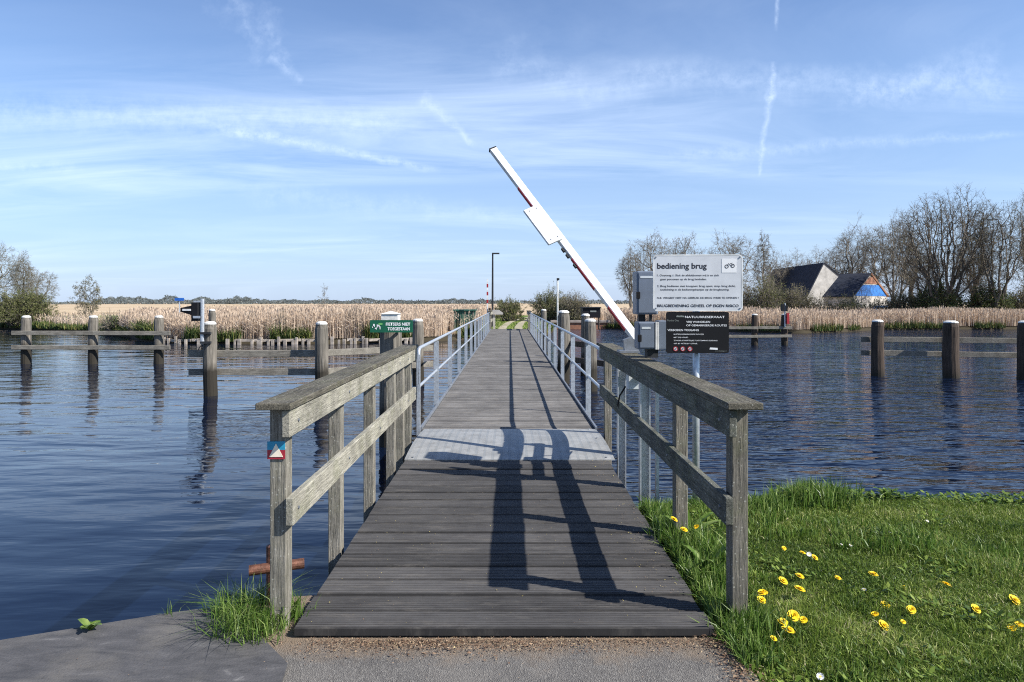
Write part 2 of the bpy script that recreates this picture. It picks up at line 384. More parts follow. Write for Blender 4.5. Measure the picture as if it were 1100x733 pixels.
# trails and streaks, laid out by bearing (x/y, z/y)
u = add_math(g, 'DIVIDE', X, Yc); v = add_math(g, 'DIVIDE', Z, Yc)
uvn = g.n('ShaderNodeCombineXYZ'); g.l(u, uvn.inputs[0]); g.l(v, uvn.inputs[1])
nw = g.n('ShaderNodeTexNoise'); g.l(uvn.outputs[0], nw.inputs[0]); nw.inputs['Scale'].default_value = 22; nw.inputs['Detail'].default_value = 5
sw = g.n('ShaderNodeSeparateColor'); g.l(nw.outputs['Color'], sw.inputs[0])
fib = noise(g, uvn.outputs[0], 55, 5, .7)
def streak(p0, p1, w0, w1, strength, wob):
    """soft streak between two bearings"""
    global cl
    a = ((p0[0]-547.5)/733, (325-p0[1])/733); b = ((p1[0]-547.5)/733, (325-p1[1])/733)
    dx, dy = b[0]-a[0], b[1]-a[1]; L = math.hypot(dx, dy); dx /= L; dy /= L
    uu = add_math(g, 'MULTIPLY_ADD', add_math(g, 'SUBTRACT', sw.outputs[0], .5), wob, add_math(g, 'SUBTRACT', u, a[0]))
    vv = add_math(g, 'MULTIPLY_ADD', add_math(g, 'SUBTRACT', sw.outputs[1], .5), wob, add_math(g, 'SUBTRACT', v, a[1]))
    t = add_math(g, 'DIVIDE', add_math(g, 'ADD', add_math(g, 'MULTIPLY', uu, dx), add_math(g, 'MULTIPLY', vv, dy)), L)
    d = add_math(g, 'ABSOLUTE', add_math(g, 'SUBTRACT', add_math(g, 'MULTIPLY', uu, -dy), add_math(g, 'MULTIPLY', vv, -dx)))
    tc_ = add_math(g, 'MAXIMUM', add_math(g, 'MINIMUM', t, 1.), 0.)
    wd = add_math(g, 'MULTIPLY_ADD', tc_, (w1-w0)/733, w0/733)
    e = add_math(g, 'SUBTRACT', 1., add_math(g, 'DIVIDE', d, wd), clamp=True)
    ends = ramp(g, t, [(0., 0.), (.12, 1.), (.9, 1.), (1., 0.)])
    e = add_math(g, 'MULTIPLY', add_math(g, 'MULTIPLY', e, ends), ramp(g, fib, [(.34, .1), (.62, 1.)]))
    cl = add_math(g, 'MULTIPLY_ADD', e, strength, cl)
streak((838, -30), (833, 34), 3.5, 3, .5, .012)
streak((833, 64), (822, 110), 5, 5, .5, .026)
streak((826, 90), (815, 192), 6, 3, .5, .034)
streak((228, 136), (475, 184), 8, 5, .62, .015)
streak((450, 104), (515, 158), 14, 3, .42, .04)
streak((236, -10), (300, 60), 28, 20, .28, .13)
streak((290, 62), (330, 90), 12, 10, .4, .06)
streak((520, 60), (700, 110), 30, 20, .22, .10)
streak((700, 168), (1110, 143), 14, 5, .35, .02)
streak((640, 78), (1110, 100), 22, 30, .30, .05)
streak((900, 110), (1080, 60), 16, 40, .25, .06)
streak((-60, 120), (460, 135), 30, 26, .30, .03)
streak((-40, 175), (90, 182), 8, 10, .3, .02)
streak((250, 205), (560, 230), 22, 12, .25, .04)
cl = add_math(g, 'MINIMUM', cl, .95)
hs = g.n('ShaderNodeHueSaturation'); hs.inputs['Saturation'].default_value = 1.10; hs.inputs['Value'].default_value = 1.; g.l(sky.outputs[0], hs.inputs['Color'])
tint = mixc(g, 1., hs.outputs[0], (.70, .96, 1.18), 'MULTIPLY')
veil = add_math(g, 'POWER', 2.718, add_math(g, 'MULTIPLY', Zc, -3.6))
tint = mixc(g, 1., tint, ramp(g, Z, [(.28, (1., 1., 1.)), (.75, (.42, .50, .66))]), 'MULTIPLY')
tint = mixc(g, add_math(g, 'MULTIPLY', veil, .80), tint, (4.2, 5.0, 6.9))
col = mixc(g, add_math(g, 'MULTIPLY', cl, .50), tint, (7.4, 8.6, 10.4))
bg = g.n('ShaderNodeBackground'); bg.inputs[1].default_value = .086; g.l(col, bg.inputs[0])
g.l(bg.outputs[0], g.n('ShaderNodeOutputWorld').inputs[0])
sc.view_settings.view_transform = 'Standard'; sc.view_settings.look = 'None'; sc.view_settings.gamma = 1; sc.view_settings.exposure = 0.80
sc.cycles.use_denoising = False; sc.cycles.filter_width = 1.1; sc.cycles.max_bounces = 6; sc.cycles.transparent_max_bounces = 4

# ------------------------------------------------------------------ setting: water and land
m = MB(); m.add([(-1500, -60, WZ), (1500, -60, WZ), (1500, 140, WZ), (-1500, 140, WZ)], [(0, 1, 2, 3)])
tag(m.build('water', 'water'), kind='structure')
# near bank: quay on the left, asphalt path, lawn on the right
QE = [(-14, -.6), (-6, 2.0), (-2.54, 3.40), (-1.81, 3.72), (-1.62, 3.78), (-1.36, 3.93), (-1.0, 3.98)]   # quay edge
LE = [(-.4, 4.3), (.3, 5.0), (1.0, 5.75), (1.6, 6.0), (2.2, 6.15), (2.9, 6.25), (3.6, 6.1), (4.4, 5.95), (5.5, 5.85), (8, 6.0), (14, 7.0), (40, 12), (200, 20)]
def sheet(name, poly, z, m_, kind='structure', skirt=0):
    b = MB(); n = len(poly)
    b.add([(x, y, z) for x, y in poly], [tuple(range(n))])
    if skirt: b.add([(x, y, z-k*skirt) for k in (0, 1) for x, y in poly], [(k, (k+1) % n, (k+1) % n+n, k+n) for k in range(n)])
    return tag(b.build(name, m_), kind=kind)
sheet('path', [(-14, -20)]+QE+[(-.5, 4.2), (1.05, 4.2), (1.05, 3.45), (1.12, 3.2), (1.13, 2.8), (1.2, 2.2), (1.4, -20)], -.050, 'asphalt', skirt=1.2)
# lawn mesh with a rounded shoulder dropping into the water
b = MB(); rows = []
edge = [(1.045, 4.0), (1.045, 5.75)]+LE[3:]
def edgeY(x):
    e = LE
    for (x0, y0), (x1, y1) in zip(e[:-1], e[1:]):
        if x0 <= x <= x1: return y0+(y1-y0)*(x-x0)/(x1-x0)
    return e[0][1] if x < e[0][0] else e[-1][1]
xs = list(np.concatenate([np.linspace(-.9, 6, 60), np.linspace(6.5, 40, 20), [80, 200]]))
rr = random.Random(4)
def gz(x, y):  # lawn height
    e = edgeY(x)-y
    z = -.045+.02*math.sin(x*1.7+.5)*math.sin(y*1.3)+.012*math.sin(x*5.1)*math.sin(y*4.3)
    if x < 1.2 and y < 4.1: z = min(z, -.058)
    return z-(max(0, .5-e))**2*.5 if e < .5 else z
for x in xs:
    e = edgeY(x); col_ = []
    for f in [-20, -5, 0, 1.5, 2.3, 2.8, 3.2, 3.6, 4.0, 4.4, 4.8, 5.1, 5.4, 5.6, 5.8]:
        y = f if f < 0 else f/5.8*(e-.08)
        if x < 1.06 and y < 4.25: y = 4.25+(f+20)*.001
        col_.append((x, y, gz(x, y)))
    col_ += [(x, e, -.14-.03), (x, e+.10, -.36), (x, e+.2, -.8)]
    rows.append(col_)
n = len(rows[0]); b.v = [Vector(p) for r_ in rows for p in r_]
b.f = [(i*n+j, (i+1)*n+j, (i+1)*n+j+1, i*n+j+1) for i in range(len(rows)-1) for j in range(n-1) if not (rows[i][0][0] < 1.0 and rows[i][j][1] < 4.2)]
# the path sheet lies over the lawn left of x = 1.3: keep the lawn sheet clear of it
b.f = [f for f in b.f if not (max(b.v[i].x for i in f) < 1.10 and max(b.v[i].y for i in f) < 4.2)]
tag(b.build('ground', 'soil', smooth=True), kind='structure')

SH = [(-1500, 190), (-300, 85), (-90, 64), (-42.6, 57), (-30.6, 50), (-24, 43), (-20.8, 38.6), (-17, 36), (-12, 36), (-7.4, 36.6), (-4, 38.5), (-1.8, 41.6), (1.8, 41.8), (2.8, 47), (3.9, 57), (7.2, 57), (9.9, 55), (14, 53), (20.4, 48), (24, 50), (29.9, 54.5), (41.9, 55.6), (80, 60), (300, 75), (1500, 130)]
def shore(x):
    for (x0, y0), (x1, y1) in zip(SH[:-1], SH[1:]):
        if x0 <= x <= x1: return y0+(y1-y0)*(x-x0)/(x1-x0)
shore_np = lambda x: np.interp(x, [a for a, _ in SH], [c for _, c in SH])
b = MB(); k = 0; xs = sorted(set([a for a, _ in SH]+list(np.linspace(-60, 60, 81))))
offs = [(0, -.75), (.15, -.42), (.6, -.30), (3, -.22), (12, -.18), (60, -.15), (250, -.1), (900, 0), (2600, 0)]
b.v = [Vector((x, shore(x)+o, z)) for x in xs for o, z in offs]
n = len(offs); b.f = [(i*n+j, (i+1)*n+j, (i+1)*n+j+1, i*n+j+1) for i in range(len(xs)-1) for j in range(n-1)]
tag(b.build('far_ground', 'far_land', smooth=True), kind='structure')
for s_, nm in ((-1, 'far_path'), (1, 'far_path')):
    b = MB(); pts = [(0, 42.4), (.1, 50), (.5, 60), (1.4, 72), (3.5, 86), (8, 100), (20, 118)]
    vs = []
    for i, (x, y) in enumerate(pts):
        for o in (.25, .75): vs.append((x+s_*o*1.1, y-s_*max(0, i-3)*.4, -.12+.0*i))
    b.add(vs, [(2*i, 2*i+1, 2*i+3, 2*i+2) for i in range(len(pts)-1)])
    tag(b.build(nm, 'track'), kind='structure')
sheet('far_abutment', [(-1.6, 41.9), (1.6, 41.9), (1.7, 44.5), (-1.7, 44.5)], -.10, 'track', skirt=.7)

# rubber sheet on the quay
mat_pts = [(-6, 1.9), (-4.2, 2.68), (-2.54, 3.395), (-1.83, 3.70), (-1.66, 3.755), (-1.42, 3.62), (-1.22, 3.40), (-1.035, 3.18), (-1.0, 2.95), (-1.15, 1.8), (-3.5, .5)]
b = MB(); n = len(mat_pts)
b.add([(x, y, z) for z in (-.046, -.030) for x, y in mat_pts], [tuple(reversed(range(n))), tuple(range(n, 2*n))]+[(k, (k+1) % n, (k+1) % n+n, k+n) for k in range(n)])
tag(b.build('quay_mat', 'mat_rubber'), 'large dark grey rubber sheet lying on the quay edge at bottom left', 'mat')

# ------------------------------------------------------------------ bridge
br = thing('footbridge', (0, 3.45, 0), 'long straight grey plank footbridge with galvanised railings crossing the canal', 'footbridge')
b = MB(); pitch = .2065
def plank(b, x0, x1, y0, y1, z, ribs, depth, th):
    w_ = (y1-y0); prof = [(y0, z-th)]; n_ = ribs
    prof.append((y0, z-.006)); prof.append((y0+.004, z))
    for k in range(n_):
        c = y0+w_*(k+.5)/n_; h_ = w_/n_*.22
        prof += [(c-h_, z), (c-h_*.7, z-depth), (c+h_*.7, z-depth), (c+h_, z)]
    prof += [(y1-.004, z), (y1, z-.006), (y1, z-th)]
    b.prism(prof, x0, x1, lambda y, zz, x: (x, y, zz))
rr = random.Random(2)
for k in range(18):
    j = rr.uniform(-.006, .006); y0 = 3.45+k*pitch
    plank(b, -1.095+j, 1.03+j, y0+.004, y0+pitch-.010, rr.uniform(-.004, .004), 8, .007, .04)
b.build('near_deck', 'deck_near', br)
b = MB(); y0 = 8.83; k = 0
while y0 < 42.3:
    zz = rr.uniform(-.002, .002)
    plank(b, -1.13, 1.10, y0+.004, y0+.145-.006, zz, 5, .003, .035); y0 += .145
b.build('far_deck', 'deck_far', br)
b = MB()   # arched tread plate
N = 26; prof = [(7.14+1.72*i/N, .006+.050*max(0,math.sin(math.pi*i/N))**.8) for i in range(N+1)]
vs = [(x+(0 if x < 0 else -.0)+(-.0 if x < 0 else 0), y, z-dz) for dz in (0, .008) for y, z in prof for x in (-1.10, 1.10)]
n = 2*(N+1)
fs = [(2*i, 2*i+1, 2*i+3, 2*i+2) for i in range(N)]+[(n+2*i, n+2*i+2, n+2*i+3, n+2*i+1) for i in range(N)]
fs += [(0, 2*N, n+2*N, n)] if 0 else []
for i in range(N): fs += [(2*i, 2*i+2, n+2*i+2, n+2*i), (2*i+1, n+2*i+1, n+2*i+3, 2*i+3)]
fs += [(0, n, n+1, 1), (2*N, 2*N+1, n+2*N+1, n+2*N)]
b.add(vs, fs); tp = b.build('tread_plate', 'tread', br)
for x in (-1.02, 1.02):
    for y in (7.2, 8.0, 8.8): b = MB(); b.tube([(x, y, .0), (x, y, .066 if y == 8.0 else .022)], .012, 8); b.build('bolt', 'galv_dark', tp)
b = MB()
for x in (-.98, 0, .96): b.box(x-.06, x+.06, 3.5, 7.2, -.26, -.045)
b.build('near_beam', 'tar_wood', br)
b = MB()
for x in (-1.0, .0, 1.0): b.box(x-.07, x+.07, 8.8, 42.2, -.36, -.04)
b.build('main_beam', 'steel_dark', br)
for x0, x1 in ((-1.165, -1.14), (1.11, 1.135)):
    b = MB(); b.box(x0, x1, 8.85, 42.2, -.16, .035); b.build('edge_strip', 'galv_dark', br)
for y in (7.9, 17.6, 25.5, 33.5):
    b = MB(); b.box(-1.25, 1.25, y-.12, y+.12, -.50, -.365)
    for x in (-.8, .8): b.tube([(x, y, -1.2), (x, y, -.49)], .13, 10)
    b.build('pier', 'tar_wood', br)
# galvanised railings: children of the bridge
def metal_rail(side, y_start, loop):
    x = side*1.175 if side < 0 else 1.17
    r = MB()
    y_end = 39.6
    if loop:
        pts = [(x, y_start, .60), (x, y_start, .98)]+[(x, y_start+.07*(1-math.cos(t)), .98+.075*math.sin(t)) for t in (.5, 1.0, 1.57)]+[(x, y_start+.5, 1.055)]
    else: pts = [(x, y_start, 1.03), (x, y_start+.5, 1.05)]
    r.tube(pts+[(x, y_end, 1.055)], .024, 10)
    rail = r.build('metal_railing', 'galv', br, smooth=True)
    r = MB()
    if loop: pts = [(x, y_start, .60)]+[(x, y_start+.06*(1-math.cos(t)), .62-.06*math.sin(t)) for t in (.5, 1., 1.57)]+[(x, y_start+.4, .56)]
    else: pts = [(x, y_start, .53), (x, y_start+.4, .55)]
    r.tube(pts+[(x, y_end, .56)], .02, 8); r.build('mid_rail', 'galv', rail, smooth=True)
    y = y_start+(.03 if loop else 1.6); first = loop
    while y < y_end+.1:
        r = MB()
        if first: r.bar((x, y-.03, -.22), (x, y-.03, .98), .045, .045, (0, 1, 0))
        else: r.bar((x, y, -.14), (x, y, 1.035), .078, .014, (0, 1, 0))
        r.box(x-.045, x+.045, y-.04, y+.04, -.15, -.12) if not first else None
        r.build('railing_post', 'galv', rail)
        y += 2.1 if first else 2.48; first = False
    return rail
tag(metal_rail(-1, 8.8, True)); tag(metal_rail(1, 8.55, False))

# near wooden railings
def wooden_railing(side, posts, y0, y1, splits, label, mats):
    t = thing('wooden_railing', (side*1.2, y0, 0), label, 'railing', 'wooden railings at the near end of the footbridge')
    wz, wy, wc = mats; xin = side*1.115
    for i, y in enumerate(posts):
        b = MB(); x = side*1.205; lo = -.75 if (y > 4.2) else -.35
        b.box(x-.0425, x+.0425, y-.05, y+.05, lo, 1.102); b.build('post', wz, t, .004)
    cuts = [y0]+splits+[y1]
    for a, c in zip(cuts[:-1], cuts[1:]):
        g_ = .004
        b = MB(); xa, xb = sorted((xin, xin+side*.043))
        b.box(xa, xb, a+g_, c-g_, .962, 1.102); b.build('upper_board', wy, t, .005)
    b = MB(); xa, xb = sorted((xin+side*.0, xin+side*.043)); b.box(xa, xb, y0+.06, y1-.02, .495, .64); b.build('lower_board', wy, t, .005)
    capcuts = [y0-.02]+splits[-1:]+[y1+.03]
    for a, c in zip(capcuts[:-1], capcuts[1:]):
        b = MB(); xa, xb = sorted((xin-side*.012, xin+side*.17)); b.box(xa, xb, a+.003, c-.003, 1.104, 1.140); b.build('handrail', wc, t, .005)
    for y in posts:
        for z in (1.03, .57):
            b = MB(); b.tube([(xin-side*.006, y, z), (xin+side*.01, y, z)], .009, 8); b.build('bolt_head', 'galv_dark', t)
    return t
rl = wooden_railing(-1, [3.60, 4.74, 5.87, 6.93, 7.5, 8.07], 3.46, 8.25, [5.9, 7.45], 'sunlit pale wooden railing left of the deck, trail marker on its end post', ('wood_z', 'wood_y', 'wood_cap'))
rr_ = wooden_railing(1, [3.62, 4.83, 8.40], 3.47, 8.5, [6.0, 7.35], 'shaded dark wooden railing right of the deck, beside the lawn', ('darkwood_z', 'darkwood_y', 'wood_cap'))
# far wooden railings
for side, lab in ((-1, 'tiny wooden end railing at the far bridge end, beside the black lamp post'), (1, 'tiny wooden end railing at the far right end of the bridge')):
    t = thing('wooden_railing', (side*1.16, 40, 0), lab, 'railing', 'wooden end railings at the far side of the bridge')
    for y in (39.9, 41.3, 42.7):
        b = MB(); b.box(side*1.2-.06, side*1.2+.06, y-.06, y+.06, -.3, 1.10); b.build('post', 'wood_z', t)
    for z in (.55, 1.0):
        b = MB(); b.box(side*1.11-.025, side*1.11+.025, 39.8, 43.4, z-.08, z+.08); b.build('rail_board', 'wood_y', t)
    b = MB(); b.box(side*1.19-.12, side*1.19+.12, 39.7, 43.5, 1.10, 1.14); b.build('handrail', 'wood_cap', t)

# trail marker on the left end post
t = thing('trail_marker', (-1.205, 3.548, .74), 'small square trail marker with cream triangle on blue and red, on the left railing', 'trail marker')
mx, my, mz, hw = -1.212, 3.548, .745, .046
mz = 1.65-(483.5-325)*3.55/733
def rect(b, x0, x1, y, z0, z1, th=.003): b.box(x0, x1, y-th, y, z0, z1)
b = MB(); rect(b, mx-hw, mx+hw, 3.546, mz-hw, mz+.002, .004); b.build('red_half', 'marker_red', t)
b = MB(); rect(b, mx-hw, mx+hw, 3.546, mz+.002, mz+hw, .004); b.build('blue_half', 'marker_blue', t)
b = MB(); b.prism([(mx-.036, mz-.034), (mx+.036, mz-.034), (mx, mz+.036)], 3.5395, 3.5415); b.build('triangle', 'marker_cream', t)
t.location = (mx, 3.546, mz-hw)
for c in t.children: c.location -= Vector((mx, 3.546, mz-hw))-Vector((-1.205, 3.548, .74))

# ------------------------------------------------------------------ pilings and guide fences
prn = random.Random(7)
def piling(parent, x, y, ztop, r, m_, square=False, name='piling', capm='cap_white', n=14):
    pts = [(x, y, -1.5), (x+prn.uniform(-.02, .02), y, -.5)]
    H = ztop+.5
    for f in (.35, .7): pts.append((x+prn.uniform(-.012, .012), y+prn.uniform(-.01, .01), -.5+H*f))
    pts += [(x, y, ztop-.16), (x, y, ztop-.035)]
    rad = [r*1.05, r*1.03, r, r*.98, r*.96, r*.80]
    b = MB(); b.tube(pts, rad, n, True, .035, prn)
    p = b.build(name, m_, parent, smooth=False)
    b = MB(); b.tube([(x, y, ztop-.055), (x, y, ztop-.02), (x, y, ztop+.012)], [r*.90, r*.84, r*.55], n, True, .03, prn)
    b.build('cap', capm, p, smooth=False); return p
def rails(parent, pts, zs, h_, th, m_='rail_x', n='rail'):
    for z in zs:
        for a, c in zip(pts[:-1], pts[1:]):
            b = MB(); b.bar((a[0], a[1], z+prn.uniform(-.01, .01)), (c[0], c[1], z+prn.uniform(-.015, .015)), th, h_)
            b.build(n, m_, parent, .008)
def X(px, d): return (px-547.5)/733*d
FG = 'timber guide fences standing in the water'
t = thing('guide_fence', (X(28, 24.4), 24.4, WZ), 'timber guide fence of three white-capped pilings at far left, two dark rails in front', 'guide fence', FG)
for px in (28.5, 100.5, 171): piling(t, X(px, 24.4), 24.4, 1.65-14.5*24.4/733, .165, 'piling_grey')
rails(t, [(X(13, 24.2), 24.18), (X(100, 24.2), 24.2), (X(183, 24.2), 24.2)], (.56, .06), .15, .05)
t = thing('guide_fence', (X(226, 16.1), 16.1, WZ), 'timber guide fence left of the bridge whose leftmost piling carries the black signal light', 'guide fence', FG)
for px, d, tp_ in ((226, 16.1, 346), (345.5, 16.1, 346), (449, 18.2, 343)): piling(t, X(px, d), d, 1.65-(tp_-325)*d/733, .155, 'piling_grey')
rails(t, [(X(203, 16.3), 16.3), (X(346, 16.32), 16.32), (X(465, 18.45), 18.45)], (.43, -.02), .16, .06)
t = thing('guide_fence', (X(942, 20.4), 20.4, WZ), 'dark brown guide fence at the right edge, stout white-topped pilings with two pale rails', 'guide fence', FG)
for px, d, tp_, r in ((942.5, 20.4, 344, .18), (1021, 19.9, 345, .215), (1101, 19.4, 345, .19), (1185, 19, 345, .19)): piling(t, X(px, d), d, 1.65-(tp_-325)*d/733, r, 'piling_dark')
rails(t, [(X(925, 20.7), 20.72), (X(1010, 20.3), 20.26), (X(1190, 19.4), 19.3)], (.53, .12), .16, .06)
t = thing('guide_fence', (X(810, 35), 35, WZ), 'distant guide fence right of the black notice board, two slim dark pilings with pale rails', 'guide fence', FG)
for px in (810.5, 842.5): piling(t, X(px, 35), 35, 1.65-12.5*35/733, .165, 'piling_dark')
rails(t, [(X(735, 34.7), 34.75), (X(815, 34.7), 34.77), (X(851, 34.7), 34.77)], (.36, -.07), .14, .05)
t = thing('guide_fence', (X(605.5, 18.6), 18.6, WZ), 'stout grey pilings close to the right bridge railing joined by two short dark rails', 'guide fence', FG)
for px, d, tp_, r in ((605.5, 18.6, 334, .17), (634, 17.0, 343, .155)): piling(t, X(px, d), d, 1.65-(tp_-325)*d/733, r, 'piling_grey')
rails(t, [(X(600, 18.9), 19.0), (X(652, 17.3), 17.25)], (.54, .1), .15, .06, 'tar_wood')
PG = 'free-standing mooring pilings'
for px, d, tp_, r, lab, m_ in ((228, 28, 332.5, .145, 'slim grey piling just behind the piling that carries the signal light', 'piling_grey'),
                         (629, 20.5, 337.5, .14, 'slim white-topped piling right behind the short rails beside the right bridge railing', 'piling_grey'),
                         (584, 33, 332.5, .145, 'farthest white-topped piling beside the right bridge railing', 'piling_grey')):
    t = thing('mooring_piling', (X(px, d), d, WZ), lab, 'piling', PG); piling(t, X(px, d), d, 1.65-(tp_-325)*d/733, r, m_, name='trunk')
# big piling with white box cap and green sign
d = 10.5; t = thing('mooring_piling', (X(420, d), d, WZ), 'thick grey piling with white box cap beside the left railing, behind the green sign', 'piling', PG)
x = X(420, d); b = MB(); b.tube([(x, d, -1.5), (x, d, -.4), (x, d, .9), (x, d, 1.22), (x, d, 1.30)], [.18, .175, .17, .165, .15], 14, True, .02, prn); b.build('trunk', 'piling_grey', t)
b = MB(); zt = 1.65-10.5*d/733; b.box(x-.125, x+.125, d-.125, d+.125, 1.305, zt-.03); b.add([(x-.14, d-.14, zt-.028), (x+.14, d-.14, zt-.028), (x+.14, d+.14, zt-.028), (x-.14, d+.14, zt-.028), (x, d, zt+.02)], [(0, 1, 2, 3), (0, 1, 4), (1, 2, 4), (2, 3, 4), (3, 0, 4)])
b.build('cap', 'cap_white', t)

# ------------------------------------------------------------------ lettering
def text(body, x0, z0, size, m_, parent, y, width=None, bold=0., align='LEFT', M4=None, name='lettering'):
    cu = bpy.data.curves.new('t', 'FONT'); cu.body = body; cu.size = size; cu.offset = bold*size; cu.align_x = align; cu.resolution_u = 3
    o = bpy.data.objects.new('t', cu); C.objects.link(o)
    bpy.context.view_layer.update()
    me = bpy.data.meshes.new_from_object(o.evaluated_get(bpy.context.evaluated_depsgraph_get()))
    bpy.data.objects.remove(o); me.name = name
    xs_ = [v.co.x for v in me.vertices]; w_ = max(xs_)-min(xs_); k = width/w_ if width else 1
    mn = min(xs_) if align == 'LEFT' else 0
    org = wloc(parent)
    for v in me.vertices:
        q = Vector((x0+(v.co.x-mn)*k, y, z0+v.co.y))
        if M4: q = M4 @ q
        v.co = q-org
    me.materials.clear(); return link(name, me, m_, parent)
def rrect(x0, x1, z0, z1, r, n=5):
    pts = []
    for cx, cz, a0 in ((x1-r, z1-r, 0), (x0+r, z1-r, 90), (x0+r, z0+r, 180), (x1-r, z0+r, 270)):
        for k in range(n+1):
            a = R(a0+90*k/n); pts.append((cx+r*math.cos(a), cz+r*math.sin(a)))
    return pts
# notice post
t = thing('notice_sign', (1.60, 5.92, -.2), 'galvanised pole carrying a white bridge instruction board above a black nature reserve board', 'sign')
b = MB(); b.tube([(1.61, 5.90, -.55), (1.61, 5.90, 2.02)], .031, 12); b.build('pole', 'galv', t, smooth=True)
YS = 5.80; RZ = Matrix.Translation((1.6, YS, 0)) @ Matrix.Rotation(R(-3), 4, 'Z') @ Matrix.Translation((-1.6, -YS, 0))
def P6(px, py, d=YS): q = at(px, py, d); return q.x, q.z
x0, z1 = P6(702, 273.5); x1, z0 = P6(797, 334.5)
def panel(nm, a, c, z0_, z1_, r, y0, y1, m_, par):
    b = MB(); b.prism(rrect(a, c, z0_, z1_, r), y0, y1, lambda x, z, y: RZ @ Vector((x, y, z))); return b.build(nm, m_, par)
wp = panel('white_board', x0, x1, z0, z1, .035, YS, YS+.022, 'sign_white', t)
# white rim ring
outer = rrect(x0, x1, z0, z1, .035); inner = rrect(x0+.011, x1-.011, z0+.011, z1-.011, .026)
b = MB(); n = len(outer); b.add([RZ @ Vector((x, YS-.0015, z)) for x, z in outer+inner], [(k, (k+1) % n, (k+1) % n+n, k+n) for k in range(n)]); b.build('rim', 'white_paint', wp)
W = x1-x0
for sx_, sz_ in ((.03, .05), (.97, .05), (.03, .95), (.97, .95)): b = MB(); b.tube([RZ @ Vector((x0+W*sx_, YS-.006, z0+(z1-z0)*sz_)), RZ @ Vector((x0+W*sx_, YS+.001, z0+(z1-z0)*sz_))], .0065, 8); b.build('screw', 'galv_dark', wp)
def tx(s_, fx0, fx1, py, h_, m_, par, bold=0, y=YS-.0012):   # fractions of sign width, baseline by height
    text(s_, x0+W*fx0, z1-py, h_, m_, par, y, W*(fx1-fx0), bold, M4=RZ)
tx('bediening brug', .045, .60, .120, .068, 'ink', wp, .022)
tx('1. Overweg 1: Sluit de afsluitbomen vrij is en zich', .045, .735, .185, .023, 'ink', wp, .012)
tx('geen personen op de brug bevinden.', .08, .60, .218, .023, 'ink', wp, .012)
tx('2. Brug bedienen met knoppen: brug open, stop, brug dicht,', .045, .92, .276, .023, 'ink', wp, .012)
tx('toelichting in de bedieningskastjes op de brugleuning.', .08, .85, .306, .023, 'ink', wp, .012)
tx('N.B. VERGEET NIET NA GEBRUIK DE BRUG WEER TE OPENEN !', .045, .955, .376, .021, 'ink', wp, .014)
tx('BRUGBEDIENING GEHEEL OP EIGEN RISICO', .045, .955, .447, .032, 'ink', wp, .02)
b = MB(); fx, fz = x0+W*.765, z1-.038
b.prism([(fx, fz), (fx+W*.165, fz), (fx+W*.165, fz-.118), (fx, fz-.118)], YS-.0018, YS-.0008, lambda x, z, y: RZ @ Vector((x, y, z))); ps = b.build('pictogram', 'letter_white', wp)
b = MB()
def ring(b, cx, cz, r, th, y, n=14):
    vs = [RZ @ Vector((cx+math.cos(2*math.pi*k/n)*q, y, cz+math.sin(2*math.pi*k/n)*q)) for q in (r, r-th) for k in range(n)]
    b.add(vs, [(k, (k+1) % n, (k+1) % n+n, k+n) for k in range(n)])
ring(b, fx+.042, fz-.065, .017, .006, YS-.003); ring(b, fx+.092, fz-.060, .017, .006, YS-.003)
for a, c in (((.042, -.065), (.058, -.042)), ((.058, -.042), (.078, -.062)), ((.078, -.062), (.092, -.06)), ((.07, -.045), (.09, -.038))):
    b.prism([(fx+a[0], fz+a[1]), (fx+c[0], fz+c[1]), (fx+c[0], fz+c[1]+.005), (fx+a[0], fz+a[1]+.005)], YS-.0035, YS-.003, lambda x, z, y: RZ @ Vector((x, y, z)))
b.build('bridge_symbol', 'ink', ps)
x0, z1 = P6(716, 335.0); x1, z0 = P6(782.5, 379.5); z1 = z1-.002; W = x1-x0
bp = panel('black_board', x0, x1, z0, z1, .018, YS+.003, YS+.012, 'sign_black', t)
YB = YS+.0015
def tb(s_, a, c, h_, size, m_='letter_white', bold=.012): text(s_, x0+W*a, z1-h_, size, m_, bp, YB, W*(c-a), bold, M4=RZ)
tb('NATUURRESERVAAT', .30, .93, .052, .026, 'letter_white')
tb('VRIJ WANDELEN', .32, .70, .092, .022); tb('OP GEMARKEERDE ROUTES', .32, .965, .122, .022)
tb('VERBODEN TOEGANG', .0+.02, .52, .163, .024)
tb('BUITEN GEMARKEERDE ROUTES', .12, .60, .195, .014, 'letter_white', .005); tb('MET DE HOND', .12, .35, .222, .014, 'letter_white', .005)
tb('ZONDER SCHRIFTELIJKE TOESTEMMING EIGENAAR', .12, .82, .248, .014, 'letter_white', .005); tb('ART. 461 WETBOEK V. STRAFR.', .12, .50, .274, .014, 'letter_white', .005)
tb('Fryske Gea', .02, .20, .080, .022, 'letter_grey', 0)
b = MB()
for k in range(6):
    a0 = x0+W*(.16+.02*k); b.prism([(a0, z1-.045), (a0+.012, z1-.045), (a0+.016, z1-.03-.004*(k % 3)), (a0+.004, z1-.03)], YB-.001, YB, lambda x, z, y: RZ @ Vector((x, y, z)))
b.build('emblem', 'letter_grey', bp)
